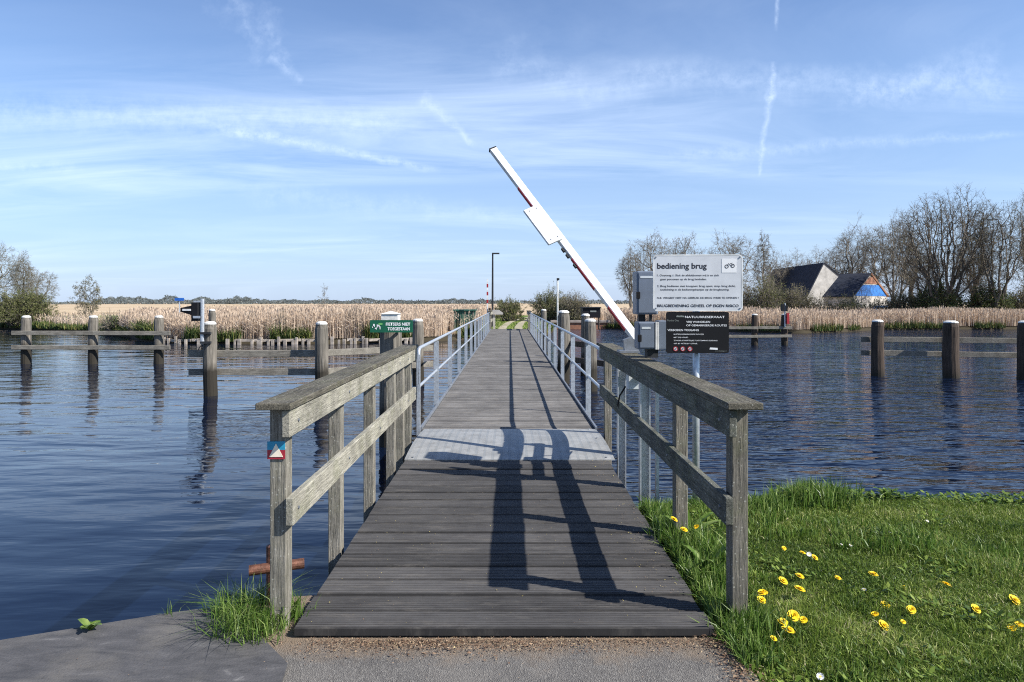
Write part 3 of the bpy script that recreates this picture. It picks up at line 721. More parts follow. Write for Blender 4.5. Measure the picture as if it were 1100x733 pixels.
for k, f in enumerate((.15, .265, .38)):
    b = MB(); ring(b, x0+W*f, z0+.036, .021, .007, YB-.001, 16); b.build('prohibition_ring', 'red', bp)
    b = MB(); cx, cz = x0+W*f, z0+.036; n = 12
    b.add([RZ @ Vector((cx+math.cos(2*math.pi*q/n)*.014, YB, cz+math.sin(2*math.pi*q/n)*.014)) for q in range(n)], [tuple(range(n))]); b.build('disc', 'letter_white', bp)
    b = MB(); b.prism([(cx-.009, cz-.003), (cx+.007, cz-.005), (cx+.009, cz+.003), (cx-.006, cz+.005)], YB-.002, YB-.001, lambda x, z, y: RZ @ Vector((x, y, z))); b.build('symbol', 'ink', bp)
b = MB(); b.prism([(x0+W*.69, z0+.032), (x0+W*.82, z0+.028), (x0+W*.82, z0+.045), (x0+W*.70, z0+.048)], YB-.001, YB, lambda x, z, y: RZ @ Vector((x, y, z))); b.build('logo_bar', 'letter_white', bp)
tb('www.itfryskegea.nl', .78, .96, .335, .012, 'letter_grey', 0)
for z in (1.42, 1.68, 1.9): b = MB(); b.box(1.56, 1.66, YS+.023, YS+.10, z-.015, z+.015, RZ); b.build('clamp', 'galv_dark', t)
# green sign
t = thing('notice_sign', (X(420, 10.2), 10.3, 1.2), 'small green sign on the white-capped piling saying cyclists not allowed in white letters', 'sign')
gx0, gx1 = X(397.5, 10.2), X(443.5, 10.2); gz1 = 1.65-(344-325)*10.2/733; gz0 = 1.65-(357.3-325)*10.2/733
b = MB(); b.prism(rrect(gx0, gx1, gz0, gz1, .01, 3), 10.2, 10.215); gp = b.build('panel', 'green_sign', t)
wd = gx1-gx0
text('FIETSERS NIET', gx0+wd*.37, gz1-.082, .062, 'letter_white', gp, 10.1985, wd*.57, .03)
text('TOEGESTAAN', gx0+wd*.41, gz1-.152, .062, 'letter_white', gp, 10.1985, wd*.52, .03)
b = MB()
for i in range(9):
    a0 = gx0+wd*(.05+.022*i); zc = gz1-.115+.028*math.sin(i*1.3); b.box(a0, a0+.012, 10.196, 10.198, zc, zc+.018+.012*(i % 3))
b.build('emblem', 'letter_white', gp)
b = MB(); cx, cz = gx0+wd*.245, gz1-.058; b.add([(cx+.035*math.cos(a), 10.196, cz+.016*math.sin(a)) for a in [2*math.pi*k/12 for k in range(12)]], [tuple(range(12))]); b.build('leaf', 'leaf_green_paint', gp)
b = MB(); b.box(gx0+.2, gx0+.24, 10.216, 10.36, gz0+.04, gz0+.07); b.build('bracket', 'steel_dark', t); b = MB(); b.box(gx1-.2, gx1-.16, 10.216, 10.36, gz0+.04, gz0+.07); b.build('bracket', 'steel_dark', t)

# ------------------------------------------------------------------ barrier on the right
t = thing('bridge_barrier', (1.22, 6.6, -.2), 'white lift barrier with raised slanting boom, standing behind the right wooden railing', 'barrier')
for y, xx in ((6.05, 1.195), (7.30, 1.195)):
    b = MB(); b.box(xx-.045, xx-.035, y-.04, y+.04, -.8, .96); b.box(xx+.035, xx+.045, y-.04, y+.04, -.8, .96); b.box(xx-.035, xx+.035, y+.02, y+.03, -.8, .96)
    if y < 7: b.box(xx+.10, xx+.125, y-.02, y+.04, -.8, .96)
    b.build('frame_post', 'galv', t)
b = MB(); b.box(1.26, 1.32, 6.02, 7.34, .90, .955); b.build('frame_beam', 'galv_dark', t)
b = MB(); b.box(1.10, 1.30, 6.82, 7.02, 1.145, 1.165); b.add([(1.16, 6.88, 1.165), (1.30, 6.88, 1.165), (1.30, 6.88, 1.25), (1.22, 6.88, 1.30), (1.15, 6.88, 1.27), (1.16, 6.96, 1.165), (1.30, 6.96, 1.165), (1.30, 6.96, 1.25), (1.22, 6.96, 1.30), (1.15, 6.96, 1.27)],
    [(0, 1, 2, 3, 4), (9, 8, 7, 6, 5), (0, 5, 6, 1), (1, 6, 7, 2), (2, 7, 8, 3), (3, 8, 9, 4), (4, 9, 5, 0)]); b.build('pivot_bracket', 'galv_dark', t)
A = Vector((1.31, 6.94, 1.25)); B = at(529.5, 161, 8.1); dB = (B-A).normalized(); upv = Vector((.30, -1, .22))
r_ = dB.cross(upv).normalized(); u_ = r_.cross(dB).normalized()
b = MB(); b.bar(A, B, .088, .055, upv); boom = b.build('boom', 'white_paint', t, .006)
def onboom(f, o, du=0): return A+(B-A)*f+r_*o+u_*du
sgn = -1 if r_.x > 0 else 1
for f0, f1 in ((.06, .165), (.25, .40), (.66, .78)):
    b = MB(); p0, p1 = onboom(f0, sgn*.0455), onboom(f1, sgn*.0455); b.bar(p0, p1, .004, .045, upv); b.build('red_stripe', 'red', boom)
b = MB(); b.bar(onboom(.485, sgn*.095, .045), onboom(.665, sgn*.095, .045), .19, .03, upv); cb = b.build('counter_box', 'white_paint', boom, .006)
for f in (.50, .65):
    for o in (.04, .13): b = MB(); q = onboom(f, sgn*o, .062); b.tube([q-u_*.01, q+u_*.006], .006, 6); b.build('screw', 'galv_dark', cb)
b = MB(); b.bar(B+dB*.001, B+dB*.014, .092, .058, upv); b.build('end_cap', 'steel_dark', boom)
for f in (.41, .44, .36): b = MB(); q = onboom(f, sgn*.06); b.bar(q, q+dB*.05, .02, .03, upv); b.build('bracket', 'steel_dark', boom)
b = MB(); b.box(1.16, 1.30, 6.70, 6.80, .79, .955); b.build('counterweight', 'box_grey_light', t, .01)
b = MB(); b.tube([(1.17, 6.9, .80), (1.12, 6.95, .70), (1.11, 7.0, .60), (1.15, 7.05, .50), (1.18, 7.2, .5)], .009, 6); b.build('cable', 'black', t)
# control boxes
def cbox(pxa, pxb, pya, pyb, d, dep, label, stand):
    a = at(pxa, pya, d); c = at(pxb, pyb, d)
    t = thing('control_box', (a.x, d, c.z), label, 'control box', 'grey bridge control boxes')
    b = MB(); b.box(a.x, c.x, d, d+dep, c.z, a.z); bd = b.build('body', 'box_grey', t, .008)
    b = MB(); b.box(a.x+.015, c.x-.012, d-.008, d-.0005, c.z+.015, a.z-.015); dr = b.build('door', 'box_grey', t, .003)
    b = MB(); mx_ = a.x-.008; mz_ = (a.z+c.z)/2-.02; b.box(mx_, mx_+.035, d-.03, d-.009, mz_-.035, mz_+.03); b.build('lock', 'black', dr, .004)
    b = MB(); b.box(a.x+.03, c.x-.045, d-.0105, d-.0085, a.z-.065, a.z-.045); b.build('name_plate', 'box_grey_light', dr)
    return t, a, c
t, a, c = cbox(684, 707, 291.5, 338, 6.32, .22, 'upper grey control box with black lock, just left of the white instruction board', 0)
b = MB(); b.box(a.x+.03, a.x+.09, 6.38, 6.44, c.z-.08, c.z); b.box(a.x+.13, a.x+.15, 6.36, 6.42, c.z-.08, c.z); b.build('bracket', 'steel_dark', t)
t, a, c = cbox(685.5, 704, 346, 375.5, 6.25, .20, 'lower grey control box on top of the right railing, below the other box', 0)
b = MB(); b.box(c.x, c.x+.012, 6.24, 6.26, c.z, a.z); b.box(c.x+.016, c.x+.03, 6.24, 6.26, c.z, a.z); b.build('edge_strip', 'white_paint', t)
b = MB(); b.box(c.x+.03, c.x+.115, 6.25, 6.42, c.z, a.z+.01); b.build('rear_housing', 'box_grey', t, .006)
b = MB(); b.box(c.x-.07, c.x+.03, 6.27, 6.39, 1.142, c.z); b.build('foot', 'steel_dark', t)

# ------------------------------------------------------------------ signal light on piling
d = 15.95; t = thing('signal_light', (X(217.5, d), d, 0.2), 'black navigation signal with long hood on a galvanised tube, fixed to a white-capped piling', 'signal light', 'canal signal lights')
b = MB(); b.tube([(X(217.5, d), d, at(0, 370, d).z), (X(217.5, d), d, at(0, 321, d).z)], .045, 10); b.build('tube', 'galv', t)
b = MB(); q0 = at(207, 325, d); q1 = at(214.5, 345, d); b.box(q0.x, q1.x, d-.08, d+.10, q1.z, q0.z); b.build('housing', 'black', t, .01)
b = MB(); b.add([(at(195, 331, d).x, d-.05, at(0, 331, d).z), (q0.x, d-.08, at(0, 328.5, d).z), (q0.x, d-.08, at(0, 338.5, d).z), (at(195, 336, d).x, d-.05, at(0, 335, d).z),
           (at(195, 331, d).x, d+.08, at(0, 331, d).z), (q0.x, d+.1, at(0, 328.5, d).z), (q0.x, d+.1, at(0, 338.5, d).z), (at(195, 336, d).x, d+.08, at(0, 335, d).z)],
          [(0, 1, 2, 3), (4, 7, 6, 5), (0, 4, 5, 1), (1, 5, 6, 2), (2, 6, 7, 3), (3, 7, 4, 0)]); hd = b.build('hood', 'black', t)
b = MB(); b.box(at(198, 0, d).x, at(207, 0, d).x, d-.092, d-.083, at(0, 334, d).z, at(0, 332, d).z); b.build('reflective_strip', 'white_paint', hd)
b = MB(); b.box(at(209.5, 0, d).x, at(217, 0, d).x, d-.10, d-.082, at(0, 342, d).z, at(0, 339.5, d).z); b.box(at(209, 0, d).x, at(216, 0, d).x, d-.05, d+.05, at(0, 324.9, d).z, at(0, 323.2, d).z); b.build('bracket', 'galv', t)
for py in (358, 368): b = MB(); b.box(X(216, d), X(227, d), d-.06, d+.02, at(0, py+1.2, d).z, at(0, py-1.2, d).z); b.build('clamp', 'steel_dark', t)
b = MB(); b.tube([(X(219, d), d-.06, at(0, 369, d).z), (X(216, d), d-.07, at(0, 373, d).z), (X(213.5, d), d-.06, at(0, 378, d).z)], .012, 6); b.build('cable', 'steel_dark', t)
d = 34.7; t = thing('signal_light', (X(842, d), d, 1.0), 'tiny distant dark signal with a red box beside it, on the farther right piling', 'signal light', 'canal signal lights')
b = MB(); b.tube([(X(843, d), d, .4), (X(843, d), d, at(0, 326, d).z)], .04, 8); b.build('tube', 'galv', t)
b = MB(); b.box(X(839.5, d), X(842.3, d), d-.08, d+.1, at(0, 334.5, d).z, at(0, 327, d).z); b.box(X(843.7, d), X(845.5, d), d-.08, d+.1, at(0, 334.5, d).z, at(0, 328, d).z); b.build('housing', 'black', t)
b = MB(); b.box(X(844.5, d), X(847.0, d), d-.1, d+.1, at(0, 348, d).z, at(0, 336.5, d).z); b.build('red_box', 'red', t)

# ------------------------------------------------------------------ far bank furniture
d = 43.2; t = thing('bridge_barrier', (X(525, d), d, -.1), 'small far barrier with upright red and white boom at the other end of the bridge', 'barrier')
b = MB(); b.box(X(524.8, d), X(527.2, d), d-.1, d+.1, -.1, at(0, 331, d).z); b.build('column', 'steel_dark', t)
b = MB(); b.box(X(522.9, d), X(524.4, d), d-.04, d+.04, .6, at(0, 300, d).z); bm_ = b.build('boom', 'white_paint', t)
for z in (1.6, 2.1, 2.6): b = MB(); b.box(X(522.8, d)-.003, X(524.5, d)+.003, d-.045, d+.045, z, z+.22); b.build('red_stripe', 'red', bm_)
b = MB(); b.add([(X(529, d), d-.15, at(0, 333, d).z), (X(536, d), d-.15, at(0, 333, d).z), (X(540.5, d), d-.15, at(0, 336.6, d).z), (X(540, d), d-.15, at(0, 338, d).z), (X(529, d), d-.15, at(0, 338, d).z)]+[(X(529, d), d+.15, at(0, 333, d).z), (X(536, d), d+.15, at(0, 333, d).z), (X(540.5, d), d+.15, at(0, 336.6, d).z), (X(540, d), d+.15, at(0, 338, d).z), (X(529, d), d+.15, at(0, 338, d).z)],
    [(0, 1, 2, 3, 4), (9, 8, 7, 6, 5), (0, 5, 6, 1), (1, 6, 7, 2), (2, 7, 8, 3), (3, 8, 9, 4), (4, 9, 5, 0)]); b.box(X(529.5, d), X(532, d), d-.06, d+.06, -.1, at(0, 338, d).z); b.build('counterweight', 'render_white', t)
d = 50; t = thing('street_lamp', (X(529, d), d, -.15), 'tall black lamp post with flat arm beyond the far left end of the bridge', 'street lamp')
b = MB(); b.tube([(X(529, d), d, -.2), (X(529.3, d), d, at(0, 272, d).z)], [.085, .055], 8); b.build('pole', 'steel_dark', t)
b = MB(); b.box(X(528.5, d), X(536.5, d), d-.12, d+.12, at(0, 273.2, d).z, at(0, 271.8, d).z); b.build('lamp_head', 'steel_dark', t)
d = 56; t = thing('street_lamp', (X(599, d), d, -.2), 'thin white lamp post with small dark head in front of the big bush', 'street lamp')
b = MB(); b.tube([(X(599, d), d, -.3), (X(598.8, d), d, at(0, 301, d).z)], .07, 8); b.build('pole', 'white_paint', t)
b = MB(); b.box(X(598, d), X(600.8, d), d-.1, d+.1, at(0, 301, d).z, at(0, 299, d).z); b.build('lamp_head', 'black', t)
d = 44; t = thing('hut', (X(499, d), d, -.2), 'small dark green slatted hut with flat roof among the reeds', 'hut')
q0 = at(487.5, 334, d); q1 = at(510.5, 346, d)
b = MB()
nn = 8
for k in range(nn): a0 = q0.x+(q1.x-q0.x)*k/nn; b.box(a0+.01, a0+(q1.x-q0.x)/nn-.01, d, d+1.2, -.2, q0.z)
b.build('wall', 'green_hut', t)
b = MB(); b.box(q0.x-.06, q1.x+.06, d-.1, d+1.3, q0.z, q0.z+.08); b.build('roof', 'green_hut', t)
d = 52; t = thing('boat_shelter', (X(635, d), d, -.2), 'low black wooden shelter with pale plate on the right far bank', 'hut')
q0 = at(626, 331, d); q1 = at(645, 341.5, d); b = MB(); b.box(q0.x, q1.x, d, d+1.6, q1.z, q0.z); b.build('wall', 'black', t)
b = MB(); b.box(q0.x-.08, q1.x+.05, d-.1, d+1.7, q0.z, q0.z+.07); b.build('roof', 'steel_dark', t)
b = MB(); b.box(X(634, d), X(640.5, d), d-.03, d-.001, at(0, 335.5, d).z, at(0, 333.8, d).z); b.build('plate', 'letter_grey', t)
for px in (627.5, 643.5): b = MB(); b.tube([(X(px, d), d+.2, -.4), (X(px, d), d+.2, q1.z)], .06, 6); b.build('leg', 'tar_wood', t)
d = 40; t = thing('direction_sign', (X(193, d), d, -.2), 'small blue name sign on thin grey pole in the reeds at left', 'sign')
b = MB(); b.tube([(X(193, d), d, -.4), (X(193, d), d, at(0, 321, d).z)], .035, 6); b.build('pole', 'galv', t)
b = MB(); b.box(X(188.3, d), X(198.2, d), d-.06, d-.03, at(0, 323.2, d).z, at(0, 320.2, d).z); b.build('panel', 'blue_sign', t)
# brick coloured quay edging on the far right bank
t = thing('quay_wall', (5.4, 56.6, WZ), 'low reddish brown quay wall on the far bank under the big bush', 'wall')
b = MB(); b.box(3.5, 8.2, 56.55, 56.95, -.8, -.02); b.build('wall', 'brick', t)
b = MB(); b.box(3.4, 8.3, 56.45, 57.1, -.018, .16); b.build('coping', 'stone_edge', t)
# wooden revetment along left far shore
t = thing('revetment', (-14, 35.7, WZ), 'row of short pale wooden stakes with boards along the left far waterline', 'revetment')
rr = random.Random(11)
xs_ = np.linspace(-19, -5.4, 46)
for i, x in enumerate(xs_):
    if rr.random() < .12: continue
    x += rr.uniform(-.1, .1); y = shore(x)-.22; b = MB(); w_ = rr.uniform(.05, .085); hh = rr.uniform(-.34, -.14)
    b.box(x-w_, x+w_, y-.05, y+.05, -.9, hh); b.build('stake', 'timber_pale', t)
for i in range(12):
    x0_ = -19+i*1.15; b = MB(); 
    if i in (3, 8): continue
    b.bar((x0_, shore(x0_)-.12, -.36+rr.uniform(-.05, .04)), (x0_+1.1, shore(x0_+1.1)-.12, -.36+rr.uniform(-.05, .04)), .05, .14); b.build('board', 'timber_pale', t)
# rusty mooring bollard behind the left end post
t = thing('mooring_bollard', (-1.27, 3.86, -.3), 'rusty steel cross-shaped mooring bollard behind the left railing end post', 'bollard')
xb, yb = X(289.5, 3.86), 3.86
b = MB(); b.tube([(xb+.02, yb, -.5), (xb+.02, yb, at(0, 586, yb).z)], .036, 14); b.build('upright', 'rust', t, smooth=False)
b = MB(); b.tube([(X(266, 3.78), 3.80, at(0, 613, 3.8).z), (X(328, 3.92), 3.90, at(0, 605, 3.9).z)], .029, 14); b.build('crossbar', 'rust', t, smooth=False)

# ------------------------------------------------------------------ barn buildings
def quad(b, *pts): b.add(pts, [tuple(range(len(pts)))])
D = 95
def gable(t, apex, L, Rr, back, wallm, roofm, zb=-.3, th=.14):
    """apex, left foot, right foot points of the front gable; back = vector to the rear gable"""
    b = MB(); A_, L_, R_ = map(Vector, (apex, L, Rr)); bk = Vector(back)
    Lb, Rb = Vector((L_.x, L_.y, zb)), Vector((R_.x, R_.y, zb))
    n = 5; P = [A_, L_, Lb, Rb, R_]; b.add(P+[p+bk for p in P], [(0, 1, 2, 3, 4), (9, 8, 7, 6, 5)]+[(k, k+5, (k+1) % 5+5, (k+1) % 5) for k in (1, 2, 3)])
    wl = b.build('wall', wallm, t)
    for F in (L_, R_):
        b = MB(); nrm = (F-A_).cross(bk).normalized(); nrm = nrm if nrm.z > 0 else -nrm
        o = (F-A_).normalized()*.35; f = -bk.normalized()*.12
        q = [A_+f, F+o+f, F+o+bk, A_+bk]; b.add(q+[p+nrm*th for p in q], [(3, 2, 1, 0), (4, 5, 6, 7), (0, 1, 5, 4), (1, 2, 6, 5), (2, 3, 7, 6), (3, 0, 4, 7)])
        b.build('roof', roofm, t)
    return wl
A_ = at(885, 283, D); t = thing('barn', (A_.x, D, -.2), 'large barn with dark roof and tall pale gable behind the reeds', 'barn')
gable(t, A_, at(867, 319, D-1), (A_.x+6.4, D+1.5, 2.4), (-1.2, 15, -.2), 'render_white', 'roof_slate')
A_ = at(934.5, 294.5, 88); t = thing('house', (A_.x, 88, -.2), 'lower house with dark roof and bright blue gable end beside the barn', 'house')
Lf, Rf = at(916.5, 318, 85), at(953, 318, 91)
w_ = gable(t, A_, Lf, Rf, (-2.6, 2.4, 0), 'render_white', 'roof_slate')
nrm = Vector((Rf.y-Lf.y, -(Rf.x-Lf.x), 0)).normalized()*-.04
if nrm.y > 0: nrm = -nrm
def gp_(f, h): 
    p = Lf.lerp(Rf, f); return Vector((p.x, p.y, Lf.z+(A_.z-Lf.z)*h))+nrm
b = MB(); quad(b, gp_(.03, 0), gp_(.97, 0), gp_(.74, .5), gp_(.26, .5)); b.build('cladding', 'blue_paint', t)
b = MB(); quad(b, gp_(.3, .56), gp_(.7, .56), gp_(.55, .85), gp_(.45, .85)); b.build('brick_panel', 'brick', t)
b = MB(); q = nrm.normalized()*.1; b.bar(A_+q+Vector((0, 0, .1)), Rf+q, .12, .25); b.build('verge_board', 'verge_orange', t)
b = MB(); quad(b, *[p+nrm*1.0 for p in (Vector((Lf.x, Lf.y, .2)).lerp(Vector((Rf.x, Rf.y, .2)), .55), Vector((Rf.x, Rf.y, .2)), Vector((Rf.x, Rf.y, 1.2)), Vector((Lf.x, Lf.y, 1.2)).lerp(Vector((Rf.x, Rf.y, 1.2)), .55))]); b.build('door', 'blue_paint', t)

# ------------------------------------------------------------------ trees
def seg_mesh(S, n=3):
    S = np.asarray(S); p0 = S[:, 0:3]; p1 = S[:, 3:6]; r0 = S[:, 6]; r1 = S[:, 7]; N_ = len(S)
    d = p1-p0; d /= (np.linalg.norm(d, axis=1)[:, None]+1e-9)
    ref = np.where(np.abs(d[:, 2:3]) < .9, np.array([[0, 0, 1.]]), np.array([[1., 0, 0]]))
    r = np.cross(d, ref); r /= np.linalg.norm(r, axis=1)[:, None]+1e-9; u = np.cross(d, r)
    V = np.zeros((N_, 2*n, 3))
    for k in range(n):
        a = 2*math.pi*k/n; o = r*math.cos(a)+u*math.sin(a)
        V[:, k] = p0+o*r0[:, None]; V[:, n+k] = p1+o*r1[:, None]
    T = []
    for k in range(n): j = (k+1) % n; T += [[k, j, n+j], [k, n+j, n+k]]
    T = np.arange(N_)[:, None, None]*2*n+np.array(T)[None]
    return V.reshape(-1, 3), T.reshape(-1, 3)
def grow(S, rg, p, d, L, r, lvl, ch, spread, up, lens):
    n = 4 if lvl < 2 else (3 if lvl < len(ch) else 2); pts = [p]; dirs = []
    for i in range(n):
        d = (d+np.array([rg.gauss(0, .16), rg.gauss(0, .16), rg.gauss(0, .12)+up*(.10 if lvl else .05)])); d /= np.linalg.norm(d)
        q = pts[-1]+d*L/n; ra = r*(1-.62*i/n); rb = r*(1-.62*(i+1)/n)
        S.append((*pts[-1], *q, ra, rb, lvl)); pts.append(q); dirs.append(d)
    if lvl >= len(ch): return
    k = ch[lvl]
    for c in range(k):
        f = 1. if c == 0 else rg.uniform(.28 if lvl else .35, 1.); i = min(n-1, int(f*n)); fr = f*n-i
        q = pts[i]+(pts[i+1]-pts[i])*fr; dd = dirs[i]
        a = rg.uniform(0, 2*math.pi); x_ = np.cross(dd, [math.cos(a), math.sin(a), .3]); x_ /= np.linalg.norm(x_)+1e-9
        sp = spread*rg.uniform(.6, 1.25) if c else spread*.35
        nd = dd*math.cos(sp)+x_*math.sin(sp); ro = math.hypot(q[0], q[1])+1e-6; ob = .42*min(1, ro*9); nd[0] += ob*q[0]/ro; nd[1] += ob*q[1]/ro; nd[2] += .12*(lvl < 1)-.06*(lvl > 2); nd /= np.linalg.norm(nd)
        grow(S, rg, q, nd, L*lens*rg.uniform(.75, 1.15)*(1 if f > .6 else 1.1), r*(1-.62*f)*(.85 if c == 0 else .62), lvl+1, ch, spread, up, lens)
def colon(S, rg, rs, p, pts, lvl, rt, H, droop):
    n = len(pts); r = rt*n**.47
    if n <= 1:
        q = pts[0]; m_ = (p+q)/2+rs.normal(0, .03, 3)*np.linalg.norm(q-p)*3
        S.append((*p, *m_, r, r*.75, 9)); S.append((*m_, *q, r*.75, r*.5, 9)); d = q-p; d /= np.linalg.norm(d)+1e-9
        for k in range(5):
            st = m_+(q-m_)*rg.uniform(0, 1); dd = d*.8+rs.normal(0, .55, 3); dd[2] -= droop; dd /= np.linalg.norm(dd)
            S.append((*st, *(st+dd*H*rg.uniform(.02, .055)), r*.5, r*.3, 10))
        return
    c = pts.mean(0); f = (.30 if lvl < 2 else .40)*rg.uniform(.8, 1.2); t = p+(c-p)*f; L = np.linalg.norm(t-p)
    m_ = (p+t)/2+rs.normal(0, .07, 3)*L
    S.append((*p, *m_, r, r*.94, lvl)); S.append((*m_, *t, r*.94, r*.86, lvl))
    k = 2 if rg.random() < .7 or n < 6 else 3
    D_ = pts-t; D_ = D_/(np.linalg.norm(D_, axis=1)[:, None]+1e-9)
    cen = D_[rs.choice(n, k, replace=False)]
    for it in range(4):
        lab = np.argmax(D_ @ cen.T, axis=1)
        for j in range(k):
            if (lab == j).any(): v_ = D_[lab == j].mean(0); cen[j] = v_/(np.linalg.norm(v_)+1e-9)
    gs = [pts[lab == j] for j in range(k) if (lab == j).any()]
    if len(gs) == 1: gs = [pts[:n//2], pts[n//2:]]
    for g_ in gs: colon(S, rg, rs, t, g_, lvl+1, rt, H, droop)
def make_tree(name, label, cat, base, H, W_, seed, trunk=.16, stems=1, group=None, bark='bark', bud='bud_grey', nb=7000, bs=.06, tr=.00095, minr=.005, npt=820, cone=0., low=.14, droop=.0, ch=(0,)*5, **_):
    nb = int(nb*1.15); rg = random.Random(seed); rs = np.random.RandomState(seed); S = []
    q = rs.normal(0, 1, (npt*3, 3)); q /= np.linalg.norm(q, axis=1)[:, None]
    lob = .80+.22*np.sin(q[:, 0]*4+seed)*np.sin(q[:, 1]*3+seed*2)+.12*np.sin(q[:, 2]*7+seed)*np.cos(q[:, 0]*6)
    rad_ = rs.uniform(.12, 1, len(q))**.42*lob
    P_ = q*rad_[:, None]; zc = (1+low)/2; P_ = np.stack([P_[:, 0]*W_/2/H, P_[:, 1]*W_/2/H*.85, zc+P_[:, 2]*(1-low)/2], 1)
    if cone: P_[:, :2] *= (1.5-cone*1.2*P_[:, 2:3])
    P_ = P_[P_[:, 2] > low*.8][:npt]
    t0 = np.array([rs.normal(0, .01), rs.normal(0, .01), trunk])
    if stems == 1:
        rr0 = tr*npt**.47; S.append((0, 0, 0, *(t0*.5+[.004, 0, 0]), rr0*1.35, rr0*1.05, 0)); S.append((*(t0*.5+[.004, 0, 0]), *t0, rr0*1.05, rr0, 0))
        colon(S, rg, rs, t0, P_, 0, tr, 1., droop)
    else:
        an = (np.arctan2(P_[:, 1], P_[:, 0])+rs.uniform(0, 6)) % (2*np.pi); order = np.argsort(an); 
        for gq in np.array_split(order, stems): colon(S, rg, rs, np.array([rs.normal(0, .008), rs.normal(0, .008), 0]), P_[gq], 0, tr, 1., droop)
    S = np.array(S); P = np.concatenate([S[:, 0:3], S[:, 3:6]])
    zmax = np.percentile(P[:, 2], 99.8); S[:, 0:6] *= H/zmax
    for o in (0, 3): S[:, o:o+3] += np.array(base)
    S[:, 6:8] = np.maximum(S[:, 6:8]*H, minr)
    t = thing(name, base, label, cat, group)
    lo = S[S[:, 8] <= 1]; hi = S[S[:, 8] > 1]
    V, T = seg_mesh(lo, 6); npmesh('trunk', V, T, bark, t)
    V, T = seg_mesh(hi, 3); r_all = np.full(len(V), .1)
    tw = hi[hi[:, 8] >= 9]; idx = rs.randint(0, len(tw), nb)
    f = rs.uniform(0, 1, nb)[:, None]; C_ = tw[idx, 0:3]*(1-f)+tw[idx, 3:6]*f+rs.normal(0, bs*.6, (nb, 3))
    crown = npmesh('crown', V, T, bark, t)
    o1 = rs.normal(0, 1, (nb, 3)); o1 /= np.linalg.norm(o1, axis=1)[:, None]; o2 = rs.normal(0, 1, (nb, 3)); o2 /= np.linalg.norm(o2, axis=1)[:, None]
    sz = (bs*rs.uniform(.5, 1.3, nb))[:, None]
    V = np.stack([C_-o1*sz*.5, C_+o1*sz*.5, C_+o2*sz], 1).reshape(-1, 3)
    npmesh('buds', V, np.arange(len(V)).reshape(-1, 3), bud, crown, np.repeat(rs.uniform(0, 1, nb), 3))
    return t
TR = 'bare trees on the right far bank'; TL = 'trees on the left far bank'
def tree_px(px, top, w_px, d, seed, label, group, **kw):
    zt = 1.65+(325-top)*d/733; base = (X(px, d), d, -.2)
    return make_tree(kw.pop('name', 'bare_tree'), label, kw.pop('cat', 'tree'), base, zt+.2, w_px/733*d, seed, group=group, **kw)
tree_px(677, 262, 34, 74, 1, 'small leftmost bare tree of the pair left of the instruction board', TR, nb=2500, ch=(6, 5, 4, 3, 3))
tree_px(702, 251, 58, 78, 2, 'round bare tree rising directly behind the grey control boxes', TR)
tree_px(735, 252, 46, 82, 3, 'bare tree whose crown shows above the left half of the white instruction board', TR)
tree_px(786, 249, 58, 78, 4, 'bare spreading tree showing above the right corner of the white instruction board', TR)
tree_px(820, 250, 34, 74, 5, 'narrow pointed leafless tree just left of the barn roof', TR, cone=.9, low=.12, npt=420)
tree_px(858, 268, 50, 112, 6, 'low hazy bare tree behind the barn roof, left', TR, nb=2500)
tree_px(884, 266, 40, 112, 16, 'low bare tree right behind the barn gable', TR, nb=2500)
tree_px(917, 233, 62, 98, 7, 'fan shaped bare tree rising behind the blue gabled house', TR)
tree_px(962, 228, 64, 72, 8, 'tall dense bare tree directly right of the blue gabled house', TR, stems=3, fan=.3, bud='bud_olive', nb=6000)
tree_px(1015, 203, 112, 62, 9, 'largest bare tree, many spreading stems, on the right bank', TR, stems=6, fan=.75, trunk=.40, ch=(5, 5, 4, 4, 3), tr=.0012, nb=11000, bud='bud_olive', bark='bark_dark', npt=1300, low=.08)
tree_px(1072, 214, 70, 60, 10, 'leaning dark multi-stemmed tree next to the largest one, near the right edge', TR, stems=3, fan=.5, bark='bark_dark', bud='bud_olive', nb=7000)
tree_px(1112, 205, 60, 64, 12, 'tree partly cut off by the right edge of the picture', TR, stems=2, bud='bud_olive', nb=6000)
tree_px(990, 262, 50, 78, 13, 'smaller dark tree under the left flank of the largest tree', TR, nb=5000, bark='bark_dark', bud='bud_olive')
tree_px(1045, 255, 50, 80, 14, 'smaller dark tree seen between the two biggest right trees', TR, nb=5000, bark='bark_dark', bud='bud_olive')
tree_px(836, 272, 46, 104, 51, 'hazy bare tree in the gap between the narrow pointed tree and the barn ridge', TR)
tree_px(905, 258, 46, 108, 52, 'greyish bare tree rising between the barn gable and the house roof', TR)
tree_px(941, 244, 52, 96, 53, 'bare tree just behind the blue gable end', TR, npt=1000)
tree_px(978, 240, 60, 84, 54, 'tree filling the gap left of the largest bare tree, farther back', TR, npt=1000, bark='bark_dark')
tree_px(1050, 228, 66, 76, 55, 'broad bare tree behind the space between the largest and the leaning tree', TR, npt=1000, bark='bark_dark')
tree_px(764, 268, 40, 90, 56, 'low bare tree seen through the notice board gap, right behind its upper right corner', TR)
tree_px(-6, 262, 74, 78, 21, 'dense brownish tree cut by the left edge of the picture', TL, bud='bud_olive', nb=6000)
tree_px(25, 274, 34, 80, 22, 'tall slim loose tree behind the round green bush at far left', TL, bud='bud_grey', nb=2500)
tree_px(43, 288, 42, 84, 23, 'open crowned tree behind the right side of the round green bush', TL, bud='bud_grey', nb=2500, ch=(6, 5, 4, 3, 2))
tree_px(95, 296, 38, 54, 24, 'low bushy lone tree at the left end of the reed bed', TL, stems=4, fan=.5, bud='bud_olive', nb=3500, npt=260, low=.05, minr=.005)
